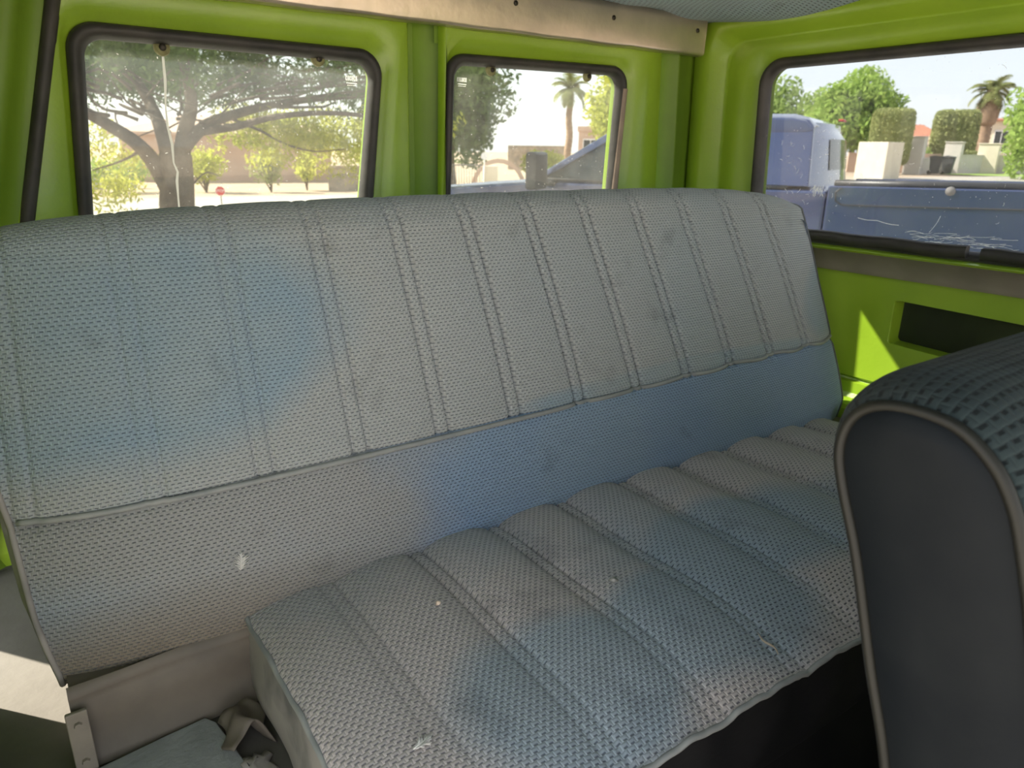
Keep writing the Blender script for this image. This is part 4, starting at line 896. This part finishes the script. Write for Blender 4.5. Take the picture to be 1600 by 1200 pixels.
# interior: dashboard, seats, steering wheel
mb = MB()
for d in (0.25, 1.15): 
    mb.box((-0.08, 0, -0.95), (0.08, 0.5, -0.12), Matrix.Translation(Vector(TP(1.85, d, 0))) @ Matrix.Rotation(math.atan2(TU.y, TU.x), 4, 'Z') @ Matrix.Rotation(0.0, 4, 'Z') @ Matrix.Scale(-1, 4, (0, 1, 0)))
    mb.box((-0.05, 0.12, -0.12), (0.05, 0.38, 0.04), Matrix.Translation(Vector(TP(1.85, d, 0))) @ Matrix.Rotation(math.atan2(TU.y, TU.x), 4, 'Z') @ Matrix.Scale(-1, 4, (0, 1, 0)))
mb.build('seats', M['blacktrim'], trk, bevel=0.03)
mb = MB(); mb.tube([TP(2.62 + 0.07 * math.sin(t * PI / 12), 0.55 + 0.19 * math.cos(t * PI / 12), -0.26 + 0.17 * math.sin(t * PI / 12)) for t in range(24)], 0.014, 6, closed=True); mb.build('steering_wheel', M['blacktrim'], trk)
# bed
def bedpoly(d): return [(0.714, -0.225), (0.714, -1.18), (0.45, -1.18)] + arch(-0.03, 0.44, -1.12)[0:] + [(-0.60, -1.18), (-1.10, -1.12), (-1.13, -0.70), (-1.12, -0.205)]
mb = MB()
for d0, d1 in ((0.0, 0.09), (Wd - 0.09, Wd)):
    mb = MB(); shell(mb, bedpoly, [d0 - (0.02 if d0 == 0 else -0.0), d0 + 0.02, d1]); mb.build('bed_side', M['truck'], trk, bevel=0.012)
mb = MB(); mb.box((0, 0, 0), (1, 1, 1), Matrix(((TU.x * 1.78, TN.x * 1.8, 0, TP(-1.10, 0.07, 0)[0]), (TU.y * 1.78, TN.y * 1.8, 0, TP(-1.10, 0.07, 0)[1]), (0, 0, 0.05, -0.80), (0, 0, 0, 1)))); mb.build('bed_floor', M['blacktrim'], trk, smooth=False)
mb = MB(); mb.box((0, 0, 0), (1, 1, 1), Matrix(((TU.x * 0.06, TN.x * 1.8, 0, TP(-1.14, 0.07, 0)[0]), (TU.y * 0.06, TN.y * 1.8, 0, TP(-1.14, 0.07, 0)[1]), (0, 0, 0.6, -0.82), (0, 0, 0, 1)))); mb.build('tailgate', M['truck'], trk, bevel=0.01)
mb = MB(); mb.box((0, 0, 0), (1, 1, 1), Matrix(((TU.x * 0.05, TN.x * 1.8, 0, TP(0.64, 0.07, 0)[0]), (TU.y * 0.05, TN.y * 1.8, 0, TP(0.64, 0.07, 0)[1]), (0, 0, 0.56, -0.80), (0, 0, 0, 1)))); mb.build('bed_front', M['truck'], trk, bevel=0.01)
mb = MB(); mb.tube([TP(u, 0.04, z) for u, z in ((0.68, -0.212), (0.0, -0.200), (-1.12, -0.192))], 0.028, 8); mb.build('bed_rail_cap', M['blacktrim'], trk)
# pressed line and lock on the bed side
mb = MB(); pth = [(0.62, -0.235), (0.66, -0.27), (0.65, -0.33), (0.61, -0.352)] + [(lerp(0.58, -1.05, k / 10), lerp(-0.356, -0.325, k / 10)) for k in range(11)]
mb.tube([TP(u, -0.0205, z) for u, z in pth], 0.006, 6); mb.build('crease_line', M['blacktrim'], trk)
mb = MB(); ct = (-0.055, -0.235)
mb.grid(lambda i, j: TP(ct[0] + [0.0, 0.014, 0.018, 0.028, 0.031][j] * math.cos(2 * PI * i / 24), [-0.030, -0.030, -0.026, -0.026, -0.018][j], ct[1] + [0.0, 0.018, 0.022, 0.034, 0.038][j] * 0.8 * math.sin(2 * PI * i / 24)), 24, 5, closeu=True); mb.build('lock', M['iron'], trk)
mb = MB(); mb.tube([TP(p[0], -0.03, p[1]) for p in arch(-0.03, 0.47, -1.12, 20)], 0.035, 8); mb.build('wheel_arch', M['truck'], trk); mb = MB(); mb.tube([TP(p[0], -0.03, p[1]) for p in arch(4.17, 0.47, -1.20, 20)], 0.035, 8); mb.build('wheel_arch', M['truck'], trk)
for u in (-0.03, 4.17):
    for d in (0.10, Wd - 0.10):
        t, r_ = MB(), MB(); vehicle_wheel(t, r_, TP(u, d, -1.22), (TN if d < 1 else -TN), 0.38, 0.26); wo_ = t.build('wheel', M['tyre'], trk); r_.build('rim', M['chrome'], wo_)
# mirror, door seam, belt strip, handle
mb = MB(); T_ = Matrix.Translation(Vector(TP(3.02, -0.22, -0.175))) @ Matrix.Rotation(math.atan2(TU.y, TU.x), 4, 'Z')
mb.box((-0.05, -0.13, -0.155), (0.05, 0.12, 0.155), T_); mi = mb.build('door_mirror', M['blacktrim'], trk, bevel=0.03, seg=3)
mb = MB(); mb.tube([TP(2.98, -0.12, -0.27), TP(2.95, 0.02, -0.28)], 0.03, 8); mb.build('mirror_arm', M['blacktrim'], mi)
mb = MB(); mb.tube([TP(lerp(1.0, 3.05, k / 10), 0.0, -0.250) for k in range(11)], 0.014, 6); mb.build('belt_moulding', M['blacktrim'], trk)
for uu in (2.05, 3.12, 1.18):
    mb = MB(); mb.tube([TP(uu, -0.0205, -0.29), TP(uu, -0.0205, -0.8), TP(uu - 0.03, -0.0205, -1.15)], 0.005, 5); mb.build('door_seam', M['blacktrim'], trk)
mb = MB(); mb.box((-0.10, -0.02, -0.02), (0.10, 0.03, 0.02), Matrix.Translation(Vector(TP(2.2, -0.025, -0.40))) @ Matrix.Rotation(math.atan2(TU.y, TU.x), 4, 'Z')); mb.build('door_handle', M['truck'], trk, bevel=0.008)
mb = MB(); mb.box((0, 0, 0), (1, 1, 1), Matrix(((TU.x * 0.18, TN.x * 1.9, 0, TP(5.02, 0.02, 0)[0]), (TU.y * 0.18, TN.y * 1.9, 0, TP(5.02, 0.02, 0)[1]), (0, 0, 0.22, -1.2), (0, 0, 0, 1)))); mb.build('bumper', M['chrome'], trk, bevel=0.03)

# ---- trees, palms, hedges
tree('broad_tree', 'tall dark green tree filling the left half of the small rear window', 16.9, 29.3, 8.4, (2.5, 2.5, 4.0), M['leaf_dark'], 21, 17000, 0.15, 0.25, 46)
tree('broad_tree', 'pale yellow-green tree right of the palm in the small rear window', 24.4, 25.8, 6.5, (2.3, 2.3, 2.7), M['leaf_yel'], 22, 6000, 0.14, 0.16, 24)
tree('round_tree', 'paler round tree behind the pickup cab', 58.0, 40.6, 6.9, (4.6, 4.6, 3.3), M['leaf_mid'], 23, 9000, 0.26, 0.25, 34)
tree('round_tree', 'big bright round-topped tree right of the pickup cab', 51.6, 30.9, 6.5, (3.6, 3.6, 3.0), M['leaf_bright'], 24, 15000, 0.20, 0.25, 44)
tree('round_tree', 'bright tree cut by the right edge of the side window', 43.2, 15.0, 5.8, (2.6, 2.6, 3.0), M['leaf_bright'], 25, 12000, 0.16, 0.2, 36)
def palm(x, y, h, tr, nf, fl, label, seed, skirt=False, group=None):
    r = random.Random(seed); z0 = gz(x, y); root = thing('palm_tree', (x, y, z0), label, 'palm tree', group)
    mb = MB(); P = [(x + 0.05 * math.sin(k * 0.4), y, z0 - 0.1 + (h + 0.1) * k / 40) for k in range(41)]
    mb.tube(P, [tr * (1.15 - 0.3 * k / 40) * (1.12 if k % 2 else 1) for k in range(41)], 10)
    mb.build('trunk', M['palmbark'], root)
    if skirt:
        mb = MB(); mb.tube([(x, y, z0 + h - 2.6 + 2.7 * k / 12) for k in range(13)], [tr * (1 + 0.8 * math.sin(PI * min(1, 0.12 + k / 13)) ** 0.9) for k in range(13)], 12)
        rng = np.random.default_rng(seed); leaves(rng, (x, y, z0 + h - 1.2), (tr * 2.1, tr * 2.1, 1.4), 500, 0.28, mb, asp=0.12, droop=2.5)
        mb.build('dead_frond_skirt', M['palmbark'], root, recalc=False)
    mb = MB(); top = Vector((x, y, z0 + h))
    for k in range(nf):
        az = 2 * PI * k / nf + r.uniform(-.25, .25); el = r.choice([1.25, 0.9, 0.55, 0.15, -0.35]) + r.uniform(-.15, .15); L = fl * r.uniform(0.8, 1.1)
        d = Vector((math.cos(az), math.sin(az), 0)); Q = []
        p = top.copy(); e = el
        for q in range(11):
            Q.append(p.copy()); p = p + (d * math.cos(e) + Vector((0, 0, math.sin(e)))) * (L / 10); e -= 0.10 + 0.09 * q / 5
        mb.tube(Q, [0.03 * fl / 2 * (1 - 0.085 * i) for i in range(11)], 4, caps=False)
        for q in range(1, 44):
            t = q / 44 * 10; i = min(int(t), 9); b = Q[i].lerp(Q[i + 1], t - i); tg = (Q[i + 1] - Q[i]).normalized(); sdv = tg.cross(Vector((0, 0, 1))).normalized() if abs(tg.z) < 0.98 else Vector((-d.y, d.x, 0))
            l = fl * 0.34 * math.sin(PI * min(1, q / 44 * 0.85 + 0.14)) * r.uniform(0.85, 1.1)
            for s_ in (-1, 1):
                dv = (sdv * s_ * 0.85 + tg * 0.55 + Vector((0, 0, -0.28 + r.uniform(-.1, .1)))).normalized(); ww = tg * 0.022 * fl
                mb.add([b - ww, b + ww, b + dv * l + ww * 0.1, b + dv * l - ww * 0.1], [(0, 1, 2, 3)])
    mb.build('fronds', M['frond'], root, smooth=False, recalc=False); return root
palm(28.3, 35.0, 5.0, 0.20, 22, 1.5, 'slim palm standing alone in the small rear window', 31)
palm(68.9, 29.6, 6.2, 0.45, 26, 2.2, 'stout palm with a shaggy brown skirt beyond the low wall', 32, True)
def hedge(x, y, w_, d_, h, m, label, seed, n, size, rot, top=1.0, cat='hedge', name='clipped_hedge'):
    rng = np.random.default_rng(seed); z0 = gz(x, y); root = thing(name, (x, y, z0), label, cat); c, s_ = math.cos(rot), math.sin(rot)
    def W(a, b, z): return (x + a * c - b * s_, y + a * s_ + b * c, z0 + z)
    zb = h * 0.14; mb = MB(); fs = []
    # core volume, rounded box
    core = MB()
    def cf(i, j):
        th = 2 * PI * i / 24; ph = PI * j / 12; sp = lambda v: math.copysign(abs(v) ** 0.35, v)
        return W(w_ / 2 * 0.86 * sp(math.cos(th)) * abs(math.sin(ph)) ** 0.3, d_ / 2 * 0.86 * sp(math.sin(th)) * abs(math.sin(ph)) ** 0.3, zb + (h - zb) / 2 + (h - zb) / 2 * 0.92 * -sp(math.cos(ph)))
    mb.grid(cf, 24, 13, closeu=True)
    u = rng.uniform(-1, 1, size=(n, 3)); ax = rng.integers(0, 3, n); sg = rng.choice([-1, 1], n); u[np.arange(n), ax] = sg * (1 - 0.10 * rng.random(n)); nr = np.linalg.norm(u, ord=6, axis=1); u = u / np.maximum(nr, 1)[:, None]
    c3 = np.stack([x + u[:, 0] * w_ / 2 * c - u[:, 1] * d_ / 2 * s_, y + u[:, 0] * w_ / 2 * s_ + u[:, 1] * d_ / 2 * c, z0 + zb + (u[:, 2] * 0.5 + 0.5) * (h - zb)], axis=1)
    a = rng.normal(size=(n, 3)); a /= np.linalg.norm(a, axis=1)[:, None]; b = np.cross(a, rng.normal(size=(n, 3))); b /= np.linalg.norm(b, axis=1)[:, None]
    P = np.stack([c3 - a * size, c3 + b * size * .5, c3 + a * size, c3 - b * size * .5], axis=1).reshape(-1, 3).tolist(); b0 = len(mb.v)
    mb.v += list(map(tuple, P)); mb.uv += [(0, 0)] * (4 * n); mb.f += [[b0 + 4 * k + q for q in range(4)] for k in range(n)]; mb.mi += [0] * n
    mb.build('foliage', m, root, smooth=False, recalc=False)
    mb = MB(); mb.tube([W(0, 0, -0.05), W(0.03, 0, zb * 1.6)], 0.12, 7)
    for t in (-0.25, 0.22): mb.tube([W(t * w_ * 0.3, 0, 0), W(t * w_ * 1.3, 0, zb * 1.8)], 0.07, 6)
    mb.build('stem', M['bark'], root)
hedge(43.9, 23.95, 2.45, 2.3, 3.7, M['leaf_olive'], 'tall clipped hedge block just right of the big round tree', 41, 5000, 0.09, 0.5)
hedge(59.0, 27.4, 3.7, 3.0, 4.3, M['leaf_olive'], 'wide clipped hedge in front of the cream house, left of the stout palm', 42, 5500, 0.13, 0.45)
def shrub(x, y, r_, h, m, label, seed, n=900, size=0.07, name='shrub'):
    rng = np.random.default_rng(seed); r = random.Random(seed); z0 = gz(x, y); root = thing(name, (x, y, z0), label, 'shrub'); mb = MB(); fb = MB()
    for k in range(7):
        a = r.uniform(0, 2 * PI); q = r.uniform(0.1, 0.6) * r_; c = (x + q * math.cos(a), y + q * math.sin(a), z0 + h * r.uniform(0.42, 0.72)); mb.tube([(x, y, z0), c], [0.03, 0.01], 5)
        leaves(rng, c, (r_ * 0.55, r_ * 0.55, h * 0.36), n // 7, size, fb)
    mb.build('stems', M['bark'], root); fb.build('foliage', m, root, smooth=False, recalc=False)
shrub(5.9, 27.5, 1.0, 1.5, M['leaf_yel'], 'yellow-green shrub beyond the street, left of the trunk', 51, 1500)
shrub(8.0, 26.9, 0.75, 1.6, M['leaf_olive'], 'round olive shrub above the small stop sign', 52, 1300)
shrub(9.5, 27.4, 0.6, 1.5, M['leaf_yel'], 'upright pale shrub with a reddish stem beside the gate house', 53, 1100)
shrub(3.2, 28.4, 1.3, 1.3, M['leaf_mid'], 'low green shrub behind the trunk of the shade tree', 54, 1500)
shrub(20.6, 27.3, 1.2, 1.6, M['leaf_yel'], 'spiky yellow-green shrub under the slim palm', 55, 1500, 0.12)
shrub(18.3, 23.9, 0.6, 0.9, M['leaf_bright'], 'small bright shrub just left of the pickup mirror', 56, 800)
shrub(50.2, 25.4, 1.2, 1.6, M['leaf_mid'], 'rounded green shrub behind the wall and bins', 57, 1300, 0.1)
shrub(56.6, 24.6, 1.6, 1.5, M['leaf_olive'], 'brownish shrub behind the low wall near the palm', 58, 1300, 0.12)

# ---- walls, pillars, buildings
def boxat(name, x, y, w_, d_, h, m, label, cat, rot, z=None, cap=None, group=None, bev=0.03):
    z0 = gz(x, y) if z is None else z; root = thing(name, (x, y, z0), label, cat, group); T_ = Matrix.Translation((x, y, z0 - 0.1)) @ Matrix.Rotation(rot, 4, 'Z')
    mb = MB(); mb.box((-w_ / 2, -d_ / 2, 0), (w_ / 2, d_ / 2, h + 0.1), T_); mb.build('shaft' if h > w_ * 0.8 else 'block', m, root, bevel=bev)
    if cap:
        mb = MB(); mb.box((-w_ / 2 - cap, -d_ / 2 - cap, h + 0.1), (w_ / 2 + cap, d_ / 2 + cap, h + 0.1 + cap * 1.2), T_); mb.build('cap', m, root, bevel=bev * 0.5)
    return root
rt = 0.52
boxat('utility_block', 36.75, 20.45, 1.65, 1.5, 1.78, M['cream'], 'cream stuccoed block standing at the kerb before the hedge', 'wall block', 0.05, z=gz(36.7, 20.4) - 0.02)
boxat('wall_pillar', 46.3, 23.55, 0.95, 0.95, 2.15, M['whitewall'], 'tallest off-white pillar, left of the bins', 'pillar', 0.3, cap=0.05)
boxat('wall_pillar', 50.9, 23.45, 0.95, 0.95, 1.90, M['whitewall'], 'off-white pillar right of the bins', 'pillar', 0.3, cap=0.05)
boxat('wall_pillar', 53.5, 22.45, 1.15, 1.15, 1.85, M['cream'], 'cream pillar in the middle of the low wall', 'pillar', 0.3, cap=0.05)
def wallseg(name, a, b, h, t, m, label, cat='garden wall'):
    a = Vector((a[0], a[1])); b = Vector((b[0], b[1])); mid = (a + b) / 2; z0 = min(gz(*a), gz(*b)); root = None
    T_ = Matrix.Translation((mid.x, mid.y, z0 - 0.1)) @ Matrix.Rotation(math.atan2(b.y - a.y, b.x - a.x), 4, 'Z'); L = (b - a).length; mb = MB()
    mb.box((-L / 2, -t / 2, 0), (L / 2, t / 2, h), T_); mb.box((-L / 2, -t / 2 - 0.04, h), (L / 2, t / 2 + 0.04, h + 0.07), T_)
    return mb.build(name, m, label=label, cat=cat, smooth=False)
wallseg('garden_wall', (46.7, 24.0), (50.6, 23.9), 1.0, 0.25, M['whitewall'], 'short low wall between the two pillars behind the bins')
wallseg('garden_wall', (51.3, 23.2), (53.0, 22.6), 1.22, 0.25, M['whitewall'], 'low wall piece between the bin-side pillar and the cream pillar')
wallseg('garden_wall', (54.1, 22.2), (56.0, 15.0), 1.22, 0.25, M['whitewall'], 'long low wall running off right of the cream pillar')
wallseg('garden_wall', (45.8, 27.6), (49.6, 23.6), 1.25, 0.25, M['pinkwall'], 'pinkish wall behind the pickup cab and the clipped hedge')
wallseg('garden_wall', (40.5, 30.5), (44.8, 27.5), 1.4, 0.25, M['pinkwall'], 'pinkish wall under the big round tree')
def bin_(x, y, label, rot):
    z0 = gz(x, y); root = thing('trash_bin', (x, y, z0), label, 'trash bin', None); T_ = Matrix.Translation((x, y, z0)) @ Matrix.Rotation(rot, 4, 'Z')
    mb = MB(); vs = [(sx * (0.22 if z < 0.5 else 0.30), sy * (0.24 if z < 0.5 else 0.34), z) for z in (0.06, 1.0) for sx, sy in ((-1, -1), (1, -1), (1, 1), (-1, 1))]
    mb.add([tuple(T_ @ Vector(v)) for v in vs], [(3, 2, 1, 0), (4, 5, 6, 7), (0, 1, 5, 4), (1, 2, 6, 5), (2, 3, 7, 6), (3, 0, 4, 7)]); mb.build('body', M['bin'], root, bevel=0.03)
    mb = MB(); mb.prism([(-0.36, 1.0), (-0.36, 1.05), (0.1, 1.12), (0.40, 1.06), (0.40, 1.0)], lambda a, z: tuple(T_ @ Vector((-0.33, a, z))), lambda a, z: tuple(T_ @ Vector((0.33, a, z)))); mb.build('lid', M['bin'], root, bevel=0.015)
    for s_ in (-1, 1):
        mb = MB(); mb.tube([tuple(T_ @ Vector((s_ * 0.26 - 0.04, 0.26, 0.12))), tuple(T_ @ Vector((s_ * 0.26 + 0.04, 0.26, 0.12)))], 0.12, 12); mb.build('wheel', M['tyre'], root)
bin_(47.35, 22.75, 'left one of the two dark wheeled bins by the tall pillar', 0.5)
bin_(48.3, 22.45, 'right one of the two wheeled bins, nearer the second pillar', 0.3)
def house(x, y, w_, d_, h, rot, label, wallm, roof=True, roofh=1.0, nw=3, z=None, rm='rooftile'):
    z0 = gz(x, y) if z is None else z; root = thing('house', (x, y, z0), label, 'house'); T_ = Matrix.Translation((x, y, z0)) @ Matrix.Rotation(rot, 4, 'Z'); P = lambda *v: tuple(T_ @ Vector(v))
    mb = MB(); mb.box((-w_ / 2, -d_ / 2, -0.3), (w_ / 2, d_ / 2, h), T_); mb.build('walls', wallm, root, smooth=False)
    o = 0.4; e = [(-w_ / 2 - o, -d_ / 2 - o), (w_ / 2 + o, -d_ / 2 - o), (w_ / 2 + o, d_ / 2 + o), (-w_ / 2 - o, d_ / 2 + o)]
    mb = MB()
    if roof:
        rd = [(-w_ / 2 + d_ * 0.4, 0), (w_ / 2 - d_ * 0.4, 0)]
        mb.add([P(a, b, h) for a, b in e] + [P(a, b, h + 0.12) for a, b in e] + [P(a, b, h + roofh) for a, b in rd], [(3, 2, 1, 0), (0, 1, 5, 4), (1, 2, 6, 5), (2, 3, 7, 6), (3, 0, 4, 7), (4, 5, 9, 8), (6, 7, 8, 9), (5, 6, 9), (7, 4, 8)])
        for k in range(int(w_ / 0.45)):
            u = -w_ / 2 - o + 0.2 + k * 0.45; t0 = max(0, min(1, (abs(u) - (w_ / 2 - d_ * 0.4)) / (d_ * 0.4 + o)))
            mb.tube([P(u, -d_ / 2 - o, h + 0.14), P(u, lerp(0, -d_ / 2 - o, t0), lerp(h + roofh, h + 0.14, t0) + 0.02)], 0.07, 5)
    else: mb.box((-w_ / 2 - 0.1, -d_ / 2 - 0.1, h), (w_ / 2 + 0.1, d_ / 2 + 0.1, h + 0.35), T_)
    mb.build('roof', M[rm] if roof else wallm, root, smooth=False)
    for face in ((-d_ / 2, 1), (d_ / 2, -1)):
        for k in range(nw):
            u = lerp(-w_ / 2, w_ / 2, (k + 0.5) / nw); mb = MB(); mb.box((u - 0.55, face[0] - 0.03, h * 0.35), (u + 0.55, face[0] + 0.03, h * 0.78), T_); wn_ = mb.build('window', M['darkglass'], root, smooth=False)
            mb = MB()
            for a, b, c, d in ((-0.6, 0.6, h * 0.78, h * 0.81), (-0.6, 0.6, h * 0.32, h * 0.35), (-0.6, -0.54, h * 0.32, h * 0.81), (0.54, 0.6, h * 0.32, h * 0.81), (-0.03, 0.03, h * 0.35, h * 0.78)): mb.box((u + a, face[0] - 0.05, c), (u + b, face[0] + 0.05, d), T_)
            mb.build('window_frame', M['signwhite'], wn_, smooth=False)
rr_ = lambda x, y: math.atan2(y, x) + PI / 2
house(90, 47.5, 8, 5.5, 2.9, rr_(90, 47.5), 'distant house with a red tiled roof left of the wide hedge', M['cream'], True, 1.6, 3)
house(87, 39.6, 6, 5, 2.7, rr_(84, 38.6), 'low cream house with dark windows behind the two pillars', M['cream'], False, 1, 2)
house(83.5, 32.2, 7.4, 6, 4.3, rr_(83.5, 33.2), 'cream two-storey house behind the stout palm', M['cream'], True, 0.45, 2)
house(40.4, 45.6, 3.8, 3, 3.0, rr_(40.4, 45.6), 'orange-tan building behind the slim palm and pickup windscreen', M['pinkwall'], False, 1, 2)
house(9.6, 38.5, 9, 6, 2.0, rr_(9.6, 38.5), 'pink low house with shallow roof behind the shade tree trunk', M['pinkwall'], True, 0.9, 0, rm='pinkwall')
wallseg('garden_wall', (34.2, 50.0), (37.6, 46.4), 1.9, 0.3, M['stone'], 'dark brown wall between the tall tree and the slim palm')
wallseg('garden_wall', (0.8, 31.5), (4.2, 31.1), 0.7, 0.3, M['whitewall'], 'low grey wall at the far left of the left rear window')
boxat('gate_pillar', 11.6, 26.3, 0.45, 0.45, 1.9, M['stone'], 'brown stone gate pillar beyond the street', 'pillar', -0.4, cap=0.05)
wallseg('garden_wall', (10.2, 27.0), (11.4, 26.5), 0.95, 0.3, M['stone'], 'low stone wall left of the brown gate pillar')
# railing right of the gate pillar
root = thing('iron_railing', (13.6, 25.5, -1.6), 'grey iron railing on a low base running right from the gate pillar', 'railing')
ra, rb = Vector((11.9, 26.2)), Vector((15.6, 24.6)); mb = MB()
for z in (-1.38, -0.62): mb.tube([(ra.x, ra.y, z), (rb.x, rb.y, z)], 0.025, 6)
mb.build('rails', M['iron'], root); mb = MB()
for k in range(40): p = ra.lerp(rb, k / 39); mb.tube([(p.x, p.y, -1.6), (p.x, p.y, -0.58)], 0.012, 5)
mb.build('bars', M['iron'], root)
# signs
root = thing('stop_sign', (4.50, 19.5, -1.6), 'small red eight-sided stop sign with white lettering by the street', 'sign')
sdir = Vector((4.5, 19.5, 0)).normalized(); sx_ = Vector((sdir.y, -sdir.x, 0)); cc = Vector((4.49, 19.42, -1.10))
mb = MB(); mb.tube([(4.5, 19.45, -1.6), (4.5, 19.45, -1.0)], 0.015, 6); mb.build('post', M['iron'], root)
def octo(r, dpt): return [tuple(cc - sdir * dpt + sx_ * r * math.cos(PI / 8 + k * PI / 4) + Vector((0, 0, 1)) * r * math.sin(PI / 8 + k * PI / 4)) for k in range(8)]
mb = MB(); mb.add(octo(0.125, 0.0) + octo(0.125, 0.006), [tuple(range(8)), tuple(range(8, 16))] + [(k, (k + 1) % 8, 8 + (k + 1) % 8, 8 + k) for k in range(8)]); bd_ = mb.build('plate', M['signwhite'], root, smooth=False)
mb = MB(); mb.add(octo(0.115, 0.0065) + octo(0.115, 0.009), [tuple(range(8)), tuple(range(8, 16))] + [(k, (k + 1) % 8, 8 + (k + 1) % 8, 8 + k) for k in range(8)]); mb.build('red_face', M['signred'], bd_, smooth=False)
cu = bpy.data.curves.new('lettering', 'FONT'); cu.body = 'STOP'; cu.size = 0.085; cu.extrude = 0.001; cu.align_x = 'CENTER'; cu.align_y = 'CENTER'
to = bpy.data.objects.new('lettering_source', cu); me = None
C.objects.link(to); bpy.context.view_layer.update(); me = bpy.data.meshes.new_from_object(to.evaluated_get(bpy.context.evaluated_depsgraph_get())); bpy.data.objects.remove(to)
lo_ = bpy.data.objects.new('lettering', me); me.materials.clear(); me.materials.append(M['signwhite']); C.objects.link(lo_); lo_.parent = bd_
Rm = Matrix((( sx_.x, 0, -sdir.x), (sx_.y, 0, -sdir.y), (0, 1, 0))).to_4x4()
pw = cc - sdir * 0.012 + Vector((0, 0, CZ)); lo_.matrix_local = Matrix.Translation(pw - Vector(root.location)) @ Rm
boxat('sign_box', 16.3, 25.1, 0.55, 0.35, 0.95, M['cream'], 'small cream box pillar left of the pickup mirror', 'pillar', -0.4)
root = thing('round_sign', (15.7, 24.6, -1.6), 'small round white sign on a post above the pickup bonnet', 'sign')
mb = MB(); mb.tube([(15.7, 24.6, -1.6), (15.7, 24.6, -0.2)], 0.03, 6); mb.build('post', M['whitewall'], root)
dd_ = Vector((15.7, 24.6, 0)).normalized(); ee_ = Vector((dd_.y, -dd_.x, 0)); c2_ = Vector((15.68, 24.56, -0.28)); mb = MB()
for q in (0, 1): pass
mb.add([tuple(c2_ - dd_ * (0.03 + 0.02 * q) + ee_ * 0.14 * math.cos(k * PI / 10) + Vector((0, 0, 0.14 * math.sin(k * PI / 10)))) for q in (0, 1) for k in range(20)], [tuple(range(20)), tuple(range(20, 40))] + [(k, (k + 1) % 20, 20 + (k + 1) % 20, 20 + k) for k in range(20)])
mb.build('disc', M['signwhite'], root, smooth=False)
# dark arch-topped shrub / wall arch behind the bonnet
root = thing('garden_arch', (17.3, 26.0, -1.6), 'sandy rounded arch behind the small cream pillar', 'arch')
ad = Vector((17.3, 26.0, 0)).normalized(); ae = Vector((ad.y, -ad.x, 0)); mb = MB(); A_ = []
for k in range(17):
    a = PI * k / 16; 
    for rr2 in (1.15, 0.98):
        for dq in (-0.2, 0.2): A_.append(tuple(Vector((17.3, 26.0, -1.6)) + ae * rr2 * math.cos(a) + Vector((0, 0, rr2 * math.sin(a) * 1.05)) + ad * dq))
vs = A_; fs = []
for k in range(16):
    b0 = k * 4; 
    for p, q in ((0, 1), (1, 3), (3, 2), (2, 0)): fs.append((b0 + p, b0 + q, b0 + 4 + q, b0 + 4 + p))
mb.add(vs, fs + [(0, 1, 3, 2), (64, 65, 67, 66)]); mb.build('arch_ring', M['pinkwall'], root, smooth=False)
